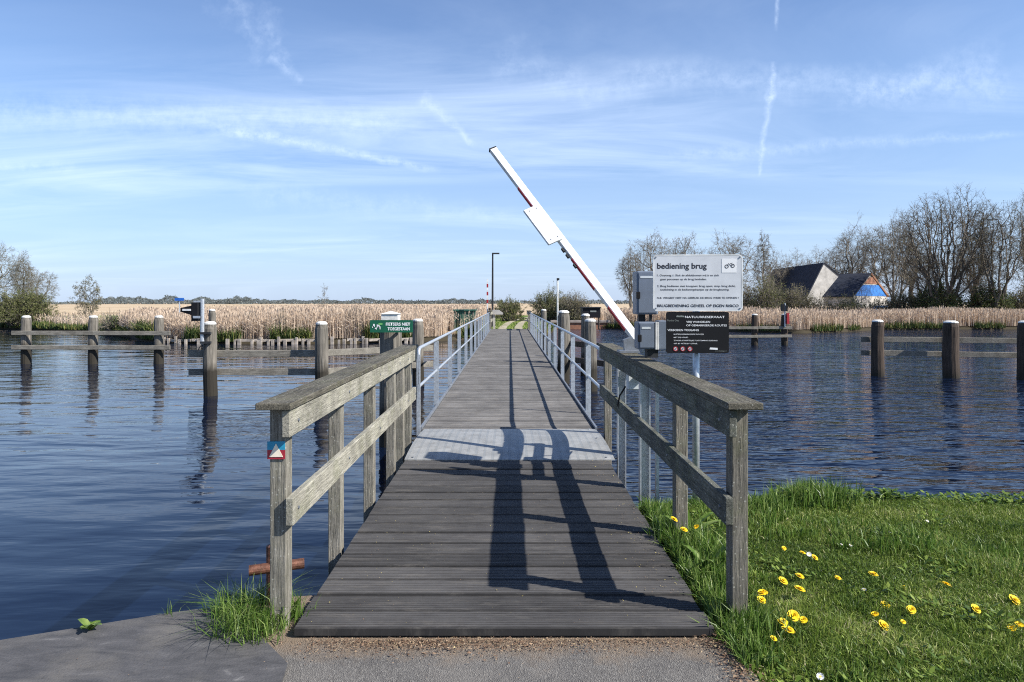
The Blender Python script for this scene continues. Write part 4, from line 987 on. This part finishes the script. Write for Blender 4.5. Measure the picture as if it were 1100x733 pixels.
tree_px(347, 304, 16, 39, 25, 'thin bare sapling sticking out of the reeds', TL, nb=120, npt=26, cone=.7, low=.15, tr=.0018, minr=.004, bs=.04, name='sapling')
# bushes
def bush(px, top, w_px, d, seed, label, n, leafm, group='round bushes on the far bank', name='bush', bs=.09, leaf=5000, bark='bark', dom=1., zb=-.25):
    rs = np.random.RandomState(seed); zt = 1.65+(325-top)*d/733; H = zt-zb; Rw = w_px/733*d/2
    base = np.array([X(px, d), d, zb]); t = thing(name, tuple(base), label, 'bush', group)
    S = []; tips = []
    for i in range(n):
        a = rs.uniform(0, 2*np.pi); el = np.arccos(rs.uniform(.05, 1)); ln = rs.uniform(.72, 1.04)
        tip = np.array([math.cos(a)*math.sin(el)*Rw*ln, math.sin(a)*math.sin(el)*Rw*ln*.9, (math.cos(el))**.7*H*ln])
        st = tip*np.array([.30, .30, 0])+rs.normal(0, .08, 3)*[1, 1, 0]
        m1 = st+(tip-st)*.5+np.array([0, 0, H*.10])+rs.normal(0, .07*Rw, 3)*.5
        p = [st, m1, tip+rs.normal(0, .05, 3)]
        S.append((*(base+p[0]), *(base+p[1]), .022, .014, 0)); S.append((*(base+p[1]), *(base+p[2]), .013, .006, 1))
        for k in range(3):
            f = rs.uniform(.1, .95); q = p[1]*(1-f)+p[2]*f; e = q+(p[2]-p[1])*.35+rs.normal(0, .16, 3)*Rw*.5; e[2] = max(e[2], .05); S.append((*(base+q), *(base+e), .008, .005, 1)); tips.append((q, e))
    V, T = seg_mesh(np.array(S), 3); npmesh('stems', V, T, bark, t)
    tips = np.array(tips); idx = rs.randint(0, len(tips), leaf); f = rs.uniform(0, 1.05, leaf)[:, None]
    C_ = tips[idx, 0]*(1-f)+tips[idx, 1]*f+rs.normal(0, bs*.7, (leaf, 3))+base
    o1 = rs.normal(0, 1, (leaf, 3)); o1 /= np.linalg.norm(o1, axis=1)[:, None]; o2 = rs.normal(0, 1, (leaf, 3)); o2 /= np.linalg.norm(o2, axis=1)[:, None]
    sz = (bs*rs.uniform(.5, 1.4, leaf))[:, None]
    V = np.stack([C_-o1*sz*.5, C_+o1*sz*.5, C_+o2*sz], 1).reshape(-1, 3); npmesh('foliage', V, np.arange(len(V)).reshape(-1, 3), leafm, t, np.repeat(rs.uniform(0, 1, leaf), 3))
bush(24, 311, 66, 56, 31, 'rounded mid green willow bush at the far left edge', 500, 'bush_green', leaf=30000, bs=.075)
bush(546, 319, 34, 66, 32, 'smaller green bush beyond the bridge end, next to the black lamp post', 220, 'bush_green', leaf=9000, bs=.075)
bush(590, 309, 46, 66, 33, 'greener left half of the big bush behind the white lamp post', 420, 'bush_green', leaf=11000, bs=.075)
bush(616, 313, 40, 64, 34, 'browner twiggy right half of the big bush, behind the black shelter', 520, 'bud_olive', leaf=3500, bs=.09)
bush(303, 331, 18, 37, 47, 'thin dark twiggy shrub in the reeds, nearly midway along the stakes', 70, 'bud_olive', 'shrubs among the reeds', bs=.04, leaf=350, zb=-.3)
bush(268, 333, 16, 37.3, 48, 'low brown shrub at the reed edge right of the signal piling', 60, 'bud_grey', 'shrubs among the reeds', bs=.04, leaf=300, zb=-.3)
SG = 'scrub bushes before the barn and trees'
bush(795, 300, 50, 68, 35, 'dark twiggy scrub between the instruction board and the barn', 420, 'bud_olive', SG, bs=.1, leaf=4500)
bush(825, 297, 46, 66, 36, 'olive scrub under the narrow pointed tree', 420, 'bush_green', SG, bs=.1, leaf=5000)
bush(856, 306, 40, 66, 37, 'olive scrub hiding the lower left part of the barn roof', 350, 'bud_olive', SG, bs=.1, leaf=4000)
bush(884, 315, 34, 64, 38, 'sparse scrub right below the pale barn gable', 200, 'bud_olive', SG, bs=.1, leaf=1600)
bush(910, 317, 40, 64, 39, 'low green scrub under the dark roof of the house', 260, 'bush_green', SG, bs=.1, leaf=2600)
bush(940, 320, 34, 66, 40, 'low scrub under the blue gable end', 180, 'bud_olive', SG, bs=.1, leaf=1500)
bush(968, 312, 46, 64, 41, 'dark scrub below the tall dense tree right of the house', 420, 'bud_olive', SG, bs=.1, leaf=5000, bark='bark_dark')
bush(1008, 300, 56, 62.5, 42, 'dark scrub wrapped round the foot of the largest tree', 520, 'shore_green', SG, bs=.12, leaf=8000, bark='bark_dark')
bush(1062, 302, 50, 61, 43, 'dark ivy green scrub round the leaning tree near the right edge', 450, 'shore_green', SG, bs=.12, leaf=7000, bark='bark_dark')
bush(1100, 306, 40, 62, 44, 'scrub clump at the very right edge of the far bank', 350, 'bud_olive', SG, bs=.11, leaf=4000, bark='bark_dark')
bush(383, 328, 30, 37.5, 45, 'small reddish brown twiggy shrub at the reed edge, left of the green sign', 120, 'bud_grey', 'shrubs among the reeds', bs=.04, leaf=500, zb=-.3)
bush(122, 335, 34, 46, 46, 'brown tangled shrub at the left tip of the reed bed', 160, 'bud_grey', 'shrubs among the reeds', bs=.05, leaf=700, zb=-.3)

# far tree line -------------------------------------------------------
rs = np.random.RandomState(5)
def belt(px0, px1, d0, d1, hmin, hmax, n, sd):
    rs = np.random.RandomState(sd); d = rs.uniform(d0, d1, n); px = rs.uniform(px0, px1, n); x = X(px, d)
    hm = hmin+(hmax-hmin)*np.clip(vnoise(px*.12, px*.031, 1, sd)**1.5*1.3*(.5+.8*vnoise(px*.5, d*.01, 1, sd+1)), 0, 1)
    z = rs.uniform(0, 1, n)**.8*hm; C_ = np.stack([x, d, z-.1], 1)
    o1 = rs.normal(0, 1, (n, 3)); o2 = rs.normal(0, 1, (n, 3)); s_ = (d/733*.9)[:, None]*rs.uniform(.5, 1.2, n)[:, None]
    V = np.stack([C_-o1*s_*.5, C_+o1*s_*.5, C_+o2*s_*.8], 1).reshape(-1, 3); V[:, 2] = np.maximum(V[:, 2], -.1)
    return V, np.arange(3*n).reshape(-1, 3), np.repeat(rs.uniform(0, 1, n), 3)
V, T, r_ = join([belt(100, 270, 620, 760, 3.5, 9, 16000, 1), belt(225, 540, 650, 800, 2.5, 6.5, 20000, 2), belt(560, 860, 600, 800, 2., 5., 12000, 3), belt(-60, 110, 500, 640, 1., 3.5, 4000, 4), belt(850, 1200, 300, 400, 1.5, 4, 9000, 5)])
tag(npmesh('tree_belt', V, T, 'far_trees', None, r_), 'far grey green belt of trees along the horizon', 'woodland', kind='stuff')

# reeds ----------------------------------------------------------------
def reedbed(pts_fn, n, hmean, wd, rs, depth0, depth1, x0, x1, green=0):
    x = rs.uniform(x0, x1, n); t_ = rs.uniform(0, 1, n); y = shore_np(x)+depth0+(depth1-depth0)*t_
    k = ~((x > -4.0) & (x < -2.1) & (y > 38) & (y < 45.6)) | (rs.uniform(0, 1, n) > .96); x, y = x[k], y[k]; n = len(x)
    P = np.stack([x, y, np.full(n, -.28)], 1)
    L = hmean*rs.uniform(.72, 1.15, n)*(.72+.40*vnoise(x, y, .35)+.12*vnoise(x, y, 1.3, 6))
    sc_ = np.maximum(1, y/38.)
    V, T, c = blades(P, L, wd*sc_*rs.uniform(.6, 1.4, n), rs, .13, np.clip(rs.uniform(.15, .85, n)+.35*(vnoise(x, y, .5, 3)-.5), 0, 1))
    # plume near the top
    a = rs.uniform(0, 6.28, n); o = np.stack([np.cos(a), np.sin(a), np.zeros(n)], 1)*(.035*sc_)[:, None]; tip = V.reshape(n, 5, 3)[:, 4]
    PV = np.stack([tip-[0, 0, .16], tip+o+[0, 0, -.02], tip+[0, 0, .06]], 1).reshape(-1, 3)
    # side leaf
    b_ = rs.uniform(0, 6.28, n); dl = np.stack([np.cos(b_), np.sin(b_), np.full(n, .55)], 1)*(.30*sc_**.5)[:, None]; st = P+(tip-P)*rs.uniform(.3, .8, n)[:, None]
    LV = np.stack([st, st+[0, 0, .03], st+dl], 1).reshape(-1, 3); ix = np.arange(3*n).reshape(-1, 3)
    return join([(V, T, c), (PV, ix, np.repeat(rs.uniform(0, .8, n), 3)), (LV, ix, np.repeat(rs.uniform(.2, 1, n), 3))])
rs = np.random.RandomState(8)
L_ = []
L_.append(reedbed(None, 26000, 1.30, .022, rs, .2, 6, -26, -1.9))
L_.append(reedbed(None, 22000, 1.30, .026, rs, 6, 26, -24, -3.0))
L_.append(reedbed(None, 26000, 1.26, .05, rs, 26, 130, -42, -3.5))
V, T, c = L_[0]
V, T, c = join(L_)
tag(npmesh('reed_bed', V, T, 'reed', None, c), 'wide bed of dry straw coloured reeds on the left far bank', 'reeds', kind='stuff')
L_ = [reedbed(None, 22000, 1.25, .03, rs, .15, 5.5, 8.6, 60), reedbed(None, 9000, 1.3, .04, rs, 5.5, 22, 9, 70), reedbed(None, 2500, .9, .03, rs, .5, 5, -60, -32)]
V, T, c = join(L_)
tag(npmesh('reed_fringe', V, T, 'reed', None, c), 'band of pale dry reeds along the right far waterline below the trees', 'reeds', kind='stuff')
def greens(n, x0, x1, d0, d1, hm, thr, seed, wd=.05):
    rs = np.random.RandomState(seed); x = rs.uniform(x0, x1, n); y = shore_np(x)+rs.uniform(d0, d1, n)
    k = vnoise(x, y*0, 1.1, seed) > thr; x, y = x[k], y[k]; n = len(x)
    return blades(np.stack([x, y, np.full(n, -.42)], 1), hm*rs.uniform(.4, 1.3, n)*(.6+.8*vnoise(x, y, .9)), np.full(n, wd), rs, .6)
V, T, c = join([greens(14000, -27, -2, -.05, 1.0, .85, .45, 3), greens(16000, -62, -24, -.1, 1.6, .45, .0, 5, .07), greens(9000, 8, 60, -.1, .6, .5, .35, 6), greens(3000, 1.9, 8, -.1, 6, .35, 0, 7, .06), greens(5000, -2.5, 1.9, .5, 6, .25, 0, 9, .05)])
tag(npmesh('shore_plants', V, T, 'shore_green', None, c), 'green undergrowth along the far waterline at the foot of the reeds', 'undergrowth', kind='stuff')
# green lawn on the far left bank and beyond the bridge
rs = np.random.RandomState(15)
def lawn_far(x0, x1, d0, d1, n, h=.12):
    x = rs.uniform(x0, x1, n); y = shore_np(x)+rs.uniform(d0, d1, n)
    k = np.abs(np.abs(x-np.interp(y, [42, 60, 72, 86, 100], [0, .5, 1.4, 3.5, 8]))-.5) > .3; x, y = x[k], y[k]
    return blades(np.stack([x, y, np.full(len(x), -.22)], 1), h*rs.uniform(.6, 1.4, len(x)), np.full(len(x), .05), rs, .6)
V, T, c = join([lawn_far(-60, -26, 1, 14, 14000), lawn_far(-3, 8.5, 1, 40, 26000)])
tag(npmesh('far_grass', V, T, 'blade', None, c), 'sunlit green grass beyond the far end of the bridge and on the left bank', 'grass', kind='stuff')

# ------------------------------------------------------------------ near lawn
rs = np.random.RandomState(21)
LEx = np.array([a for a, _ in LE]); LEy = np.array([c for _, c in LE])
def gz_np(x, y):
    e = np.interp(x, LEx, LEy)-y
    z = -.045+.02*np.sin(x*1.7+.5)*np.sin(y*1.3)+.012*np.sin(x*5.1)*np.sin(y*4.3)
    return z-np.where(e < .5, np.maximum(0, .5-e)**2*.5, 0)
def lawn_pts(n, x0, x1, y0, y1):
    x = rs.uniform(x0, x1, n); y = rs.uniform(y0, y1, n); e = np.interp(x, LEx, LEy)
    left = np.where(y < 4.0, 1.09+.03*np.sin(y*9), 1.06)   # ragged edge along path and deck
    k = (y < e+.05) & (x > left+rs.normal(0, .025, n)) & (x < .80*y+1.3)
    return x[k], y[k]
x, y = lawn_pts(300000, .9, 6.5, 2.4, 6.4)
z = gz_np(x, y)-.005; n = len(x)
tall = .55+.9*vnoise(x, y, 1.6)**2+.9*np.clip(vnoise(x, y, 6., 2)-.5, 0, 1)+.7*np.clip(vnoise(x, y, 17., 3)-.55, 0, 1)
patch = vnoise(x, y, 2.3, 5)*.6+vnoise(x, y, 7.1, 8)*.5
A1 = blades(np.stack([x, y, z], 1), .042*tall*rs.uniform(.5, 1.35, n), rs.uniform(.0025, .006, n), rs, 1.0, np.clip(rs.beta(2, 2.6, n)*.85+.80*(patch-.52)+(rs.uniform(0, 1, n) > .95)*.4, 0, 1))
V, T, c = A1
tag(npmesh('lawn_grass', V, T, 'blade', None, c), 'short sunlit lawn grass at the lower right', 'grass', kind='stuff')
# broad clover and weed leaves in the lawn
x, y = lawn_pts(24000, 1.0, 6.5, 2.4, 6.2); k = vnoise(x, y, 3.1, 9) > .50; x, y = x[k], y[k]; n = len(x); z = gz_np(x, y)
a = rs.uniform(0, 6.28, n); d1 = np.stack([np.cos(a), np.sin(a), rs.uniform(-.1, .8, n)], 1); d2 = np.stack([-np.sin(a), np.cos(a), rs.uniform(-.3, .3, n)], 1)
s_ = rs.uniform(.006, .018, n)[:, None]*(.6+.8*(vnoise(x, y, 5.3, 4) > .55))[:, None]; P = np.stack([x, y, z+rs.uniform(.004, .034, n)], 1)
V = np.stack([P, P+(d1+d2*.45)*s_, P+d1*s_*2, P+(d1-d2*.45)*s_], 1).reshape(-1, 3); T = np.arange(n)[:, None, None]*4+np.array([[0, 1, 2], [0, 2, 3]])[None]
tag(npmesh('lawn_weeds', V, T.reshape(-1, 3), 'blade', None, np.repeat(rs.uniform(0, .75, n)**1.2, 4)), 'broad small weed leaves scattered between the lawn grass', 'weeds', kind='stuff')
# tall rough edge along the waterline, the deck side and round the right post
parts = []
n = 16000; x = rs.uniform(1.05, 8, n); e = np.interp(x, LEx, LEy); y = e-np.abs(rs.normal(0, .16, n))+.06
H_ = .07+.09*vnoise(x, x*0, 1.5, 4)**2+.15*np.exp(-((x-2.62)/.25)**2)
parts.append(blades(np.stack([x, y, gz_np(x, y)-.01], 1), H_*rs.uniform(.4, 1.1, n), rs.uniform(.004, .009, n), rs, .7))
n = 4200; y = rs.uniform(3.15, 5.6, n); x = 1.08+np.abs(rs.normal(0, .10, n)); parts.append(blades(np.stack([x, y, gz_np(x, y)-.01], 1), rs.uniform(.05, .17, n)*(.5+.8*vnoise(y*4, y, 1, 3)), rs.uniform(.005, .012, n), rs, .6))
for cx, cy, rad, nn, hh in tuple((1.5+4.2*((i*.618) % 1), 3.0+2.9*((i*.377) % 1), .05+.05*((i*.23) % 1), 130, .08+.05*((i*.71) % 1)) for i in range(46))+((1.22, 3.55, .09, 500, .16), (1.20, 4.80, .10, 350, .2), (1.32, 4.4, .10, 350, .2), (1.25, 4.1, .08, 300, .17), (2.65, 5.95, .16, 1000, .22), (2.1, 5.6, .12, 500, .16)):
    x = cx+rs.normal(0, rad, nn); y = cy+rs.normal(0, rad, nn); k_ = y < np.interp(x, LEx, LEy)+.05; x, y = x[k_], y[k_]; nn = len(x); parts.append(blades(np.stack([x, y, gz_np(x, y)-.01], 1), hh*rs.uniform(.4, 1.2, nn), rs.uniform(.005, .012, nn), rs, .55))
V, T, c = join(parts); V = V[:]
tag(npmesh('tall_grass', V, T, 'blade_lush', None, c), 'tall rough grass along the lawn edge, the deck and the right railing post', 'grass', kind='stuff')
# leafy creeping plants over the bank edge
n = 17000; x = rs.uniform(2.3, 8, n); e = np.interp(x, LEx, LEy); y = e+rs.normal(0, .13, n)-.10
P = np.stack([x, y, gz_np(x, y)+rs.uniform(-.08, .05, n)+.11*rs.uniform(0, 1, n)*vnoise(x*4, y, 1, 4)], 1); a = rs.uniform(0, 6.28, n)
d1 = np.stack([np.cos(a), np.sin(a), rs.uniform(-.2, .7, n)], 1); d2 = np.stack([-np.sin(a), np.cos(a), rs.uniform(-.3, .3, n)], 1); s_ = rs.uniform(.012, .03, n)[:, None]
V = np.stack([P, P+(d1+d2*.6)*s_, P+d1*s_*2, P+(d1-d2*.6)*s_], 1).reshape(-1, 3); T = np.arange(n)[:, None, None]*4+np.array([[0, 1, 2], [0, 2, 3]])[None]
tag(npmesh('bank_plants', V, T.reshape(-1, 3), 'blade', None, np.repeat(rs.uniform(0, .62, n), 4)), 'dark leafy creeping plants along the near bank edge', 'plants', kind='stuff')

# broad leaf plant helper
def leafy(name, label, cat, cx, cy, cz, n, L, Wd, seed, up=.6, m_='blade_lush', group=None):
    rg = random.Random(seed); b = MB(); t = thing(name, (cx, cy, cz), label, cat, group)
    for i in range(n):
        a = 2*math.pi*i/n+rg.uniform(-.4, .4); l_ = L*rg.uniform(.6, 1.15); w_ = Wd*rg.uniform(.7, 1.1); u0 = up*rg.uniform(.5, 1.4)
        dx, dy = math.cos(a), math.sin(a); pr = []
        for k in range(5):
            f = k/4; r0 = l_*f; z0 = l_*(u0*f-.55*u0*f*f); ww = w_*math.sin(math.pi*min(1, .12+f*.86))*.5
            pr.append(((cx+dx*r0-dy*ww, cy+dy*r0+dx*ww, cz+z0+ww*.25), (cx+dx*r0, cy+dy*r0, cz+z0), (cx+dx*r0+dy*ww, cy+dy*r0-dx*ww, cz+z0+ww*.25)))
        vs = [q for p in pr for q in p]; b.add(vs, [(3*k+j, 3*k+3+j, 3*k+4+j, 3*k+1+j) for k in range(4) for j in (0, 1)])
    o = b.build('leaves', m_, t); a_ = o.data.attributes.new('rnd', 'FLOAT', 'POINT'); a_.data.foreach_set('value', [rg.uniform(.35, 1) for _ in o.data.vertices]); return t
leafy('weed_plant', 'small bright green leafy weed on the quay edge at far left', 'weed', X(95, 3.48), 3.50, -.03, 9, .075, .045, 3, 1.1)
leafy('dock_plant', 'broad upright leaves growing beside the deck behind the right end post', 'weed', 1.24, 4.30, -.05, 9, .24, .055, 5, 1.3)
leafy('dock_plant', 'broad leaves right behind the second post of the right railing', 'weed', 1.30, 4.95, -.06, 8, .26, .06, 6, 1.2)
leafy('weed_plant', 'tall leafy weed standing out above the bank edge at right', 'weed', X(953, 5.95), 5.95, -.06, 10, .13, .06, 9, 1.4)
# grass tuft at the left end post
rs = np.random.RandomState(33); t = thing('grass_tuft', (-1.34, 3.62, -.04), 'bushy green grass tuft round the foot of the left railing end post', 'grass tuft', 'grass growing on the quay')
parts = []
for cx, cy, rad, nn, hh, ln in ((-1.36, 3.60, .075, 300, .23, 1.1), (-1.42, 3.46, .06, 90, .24, 1.4), (-1.52, 3.70, .06, 180, .13, 1.0), (-1.24, 3.52, .05, 160, .15, .8), (-1.16, 3.66, .035, 120, .15, .5), (-1.28, 3.40, .05, 90, .15, 1.1)):
    x = cx+rs.normal(0, rad, nn); y = cy+rs.normal(0, rad*.7, nn); parts.append(blades(np.stack([x, y, np.full(nn, -.04)], 1), hh*rs.uniform(.5, 1.2, nn), rs.uniform(.003, .0065, nn), rs, ln))
V, T, c = join(parts); npmesh('blades', V, T, 'blade_lush', t, c)
t = thing('grass_tuft', (X(185, 3.7), 3.7, -.04), 'few thin grass blades on the quay edge, left of the bushy tuft', 'grass tuft', 'grass growing on the quay')
n = 16; x = X(184, 3.7)+rs.normal(0, .02, n); V, T, c = blades(np.stack([x, 3.68+rs.normal(0, .01, n), np.full(n, -.04)], 1), rs.uniform(.04, .10, n), np.full(n, .003), rs, .9); npmesh('blades', V, T, 'blade_lush', t, c)

# dandelions and daisies
DG = 'yellow dandelions in the lawn'
def dandelion_mesh():
    rg = random.Random(3); b = MB()
    for ring_, (n_, l_, e_) in enumerate(((18, .019, .15), (16, .016, .55), (12, .011, 1.0), (6, .006, 1.4))):
        for i in range(n_):
            a = 2*math.pi*i/n_+rg.uniform(-.12, .12); w_ = .0032; d_ = Vector((math.cos(a)*math.cos(e_), math.sin(a)*math.cos(e_), math.sin(e_)*.7)); s_ = Vector((-math.sin(a), math.cos(a), 0))*w_
            o_ = Vector((0, 0, .001*ring_)); b.add([o_-s_*.4, o_+s_*.4, o_+d_*l_+s_, o_+d_*l_-s_], [(0, 1, 2, 3)])
    me = bpy.data.meshes.new('flower_head'); me.from_pydata(b.v, [], b.f); me.materials.append(M['petal_yellow']); return me
def disc_mesh(nm, r, m_, n_=14):
    rg = random.Random(5); b = MB()
    for i in range(n_):
        a = 2*math.pi*i/n_; d_ = Vector((math.cos(a), math.sin(a), .25)); s_ = Vector((-math.sin(a), math.cos(a), 0))*r*.16; b.add([-s_*.3, s_*.3, d_*r+s_, d_*r-s_], [(0, 1, 2, 3)])
    me = bpy.data.meshes.new(nm); me.from_pydata(b.v, [], b.f); me.materials.append(M[m_]); return me
dm = dandelion_mesh(); wm = disc_mesh('petals', .011, 'petal_white'); ym = disc_mesh('heart', .0045, 'petal_yellow', 8)
b = MB(); b.tube([(0, 0, -1), (.06, .03, -.5), (0, 0, 0)], [.0022, .002, .0018], 5); sm_ = bpy.data.meshes.new('stem'); sm_.from_pydata(b.v, [], b.f); sm_.materials.append(bpy.data.materials.get('stemgreen') or simple('stemgreen', (.10, .2, .04)))
rg = random.Random(17)
def flower(px, py, size, label, yellow=True, h=None):
    h = h if h is not None else (rg.uniform(.03, .06) if yellow else .03)
    d = (1.65+.045-h)*733/(py-325); x = X(px, d); z = -.045+h
    t = thing('dandelion' if yellow else 'daisy', (x, d, -.045), label, 'flower', DG if yellow else 'white daisies in the lawn')
    hd = bpy.data.objects.new('flower_head', dm if yellow else wm); C.objects.link(hd); hd.parent = t; hd.location = (0, 0, h); hd.scale = (size*1.2,)*3
    hd.rotation_euler = (rg.uniform(.1, .8), rg.uniform(-.3, .35), rg.uniform(-.9, .9))
    st = bpy.data.objects.new('stem', sm_); C.objects.link(st); st.parent = t; st.location = (0, 0, h); st.scale = (.5, .5, h)
    if not yellow: yc = bpy.data.objects.new('heart', ym); C.objects.link(yc); yc.parent = hd; yc.location = (0, 0, .002)
rows_ = [(724, 558, 1.15, 'dandelion touching the second post of the right railing', .19), (734.7, 569, 1.1, 'dandelion low beside the deck, just right of the second post foot', .17), (748, 566, .9, 'dandelion under the lower board between the last two posts', .18),
 (798, 603, .8, 'dandelion half hidden behind the right end post', None), (842, 589, .7, 'small dandelion farthest from the path, above the close pair', None), (862, 594, .95, 'left dandelion of the pair that has a white daisy between', None), (875, 599, 1., 'right dandelion of the pair that has a white daisy between', None),
 (841, 624, 1.25, 'left dandelion of the upper trio in the middle cluster', None), (859, 619, 1.15, 'top dandelion of the middle trio', None), (859, 633, 1.35, 'lower right dandelion of the middle trio', None),
 (819, 637, 1.35, 'upper of two touching dandelions near the end post', None), (818, 644.5, 1.15, 'lower of two touching dandelions near the end post', None), (852, 661.5, 1.35, 'top dandelion of the front cluster of four', None), (862.6, 666, .95, 'right dandelion of the front cluster', None),
 (841, 668, 1.15, 'left dandelion of the front cluster', None), (846.6, 677, 1.45, 'biggest dandelion, lowest of the front cluster', None), (831, 686, .75, 'small orange tinted dandelion nearest the path edge', None), (938, 617, 1.2, 'lone dandelion in the middle of the lawn, right of a daisy', None), (900, 621, .85, 'small dandelion between the middle trio and the lone central one', None),
 (1015.8, 628, 1.4, 'large lone dandelion right of the lawn centre', None), (951, 650, 1.1, 'top dandelion of the loose central group of four', None), (978.6, 655, 1.05, 'right dandelion of the loose central group', None), (939.5, 660, .95, 'left dandelion of the loose central group', None), (949, 672, 1.3, 'lowest dandelion of the loose central group', None),
 (1048, 654, 1.15, 'dandelion between the large lone one and the right edge', None), (1089.5, 645, 1.5, 'big dandelion close to the right edge of the picture', None), (1094, 671, 1.0, 'dandelion at the right edge, above the orange one', None), (1086, 674.5, 1.0, 'orange tinted dandelion at the right edge', None), (971, 631, .6, 'tiny faded dandelion above the loose central group', None), (970, 668, .6, 'tiny dandelion right of the lowest one of the central group', None)]
for px, py, s_, lab, h in rows_: flower(px, py, s_, lab, True, h)
for px, py, s_, lab in ((869, 595.6, 1.2, 'white daisy sitting between two dandelions'), (928, 634, 1.1, 'white daisy left below the lone central dandelion'), (955, 572, .9, 'white daisy high on the lawn near the bank edge, left one'), (996, 560, .9, 'white daisy nearest the bank edge, right one'), (913.4, 586, .9, 'right daisy of the small upper pair'), (903.5, 585, .8, 'left daisy of the small upper pair'), (881, 727, 1.2, 'white daisy at the bottom edge of the picture')): flower(px, py, s_, lab, False)

# litter: crumbs and dead leaves along the front of the deck and specks on the planks
rs = np.random.RandomState(40)
def crumbs(x, y, z, s0, s1, zj=.006):
    n = len(x); P = np.stack([x, y, z+rs.uniform(0, zj, n)], 1); o = rs.normal(0, 1, (n, 3, 3))*rs.uniform(s0, s1, n)[:, None, None]; o[:, :, 2] = np.abs(o[:, :, 2])*.5
    return (P[:, None]+o).reshape(-1, 3), np.arange(3*n).reshape(-1, 3), np.repeat(rs.uniform(0, .85, n), 3)
pr = []
n = 5200; x = rs.uniform(-1.0, 1.15, n); w_ = .03+.06*(vnoise(x, x*0, 3.5, 2)); y = 3.44-np.abs(rs.normal(0, 1, n))*w_; pr.append(crumbs(x, y, np.full(n, -.048), .002, .005, .012))
n = 2600; x = rs.normal(-.35, .35, n); y = 3.42-np.abs(rs.normal(0, .07, n)); pr.append(crumbs(x, y, np.full(n, -.048), .002, .007, .015))
n = 2500; y = rs.uniform(2.4, 3.5, n); x = 1.07+rs.normal(-.02, .05, n); pr.append(crumbs(x, y, np.full(n, -.046), .003, .008, .02))
n = 700; x = rs.uniform(-1.05, 1.0, n)**1; y = rs.uniform(3.5, 7.1, n); V, T, c = crumbs(x, y, np.full(n, .003), .0012, .003, .002); pr.append((V, T, np.minimum(1, c+.35)))
n = 450; x = 1.0-np.abs(rs.normal(0, .15, n)); y = rs.uniform(3.6, 7.1, n); V, T, c = crumbs(x, y, np.full(n, .003), .0015, .004, .003); pr.append((V, T, np.minimum(1, c+.3)))
n = 250; x = rs.uniform(-2.5, 1, n); y = rs.uniform(2.9, 3.4, n); pr.append(crumbs(x, y, np.full(n, -.029), .001, .003, .002))
V, T, c = join(pr)
tag(npmesh('leaf_litter', V, T, 'litter', None, c), 'brown crumbs and dead leaf bits along the deck front and path edge', 'litter', kind='stuff')
bpy.context.view_layer.update()
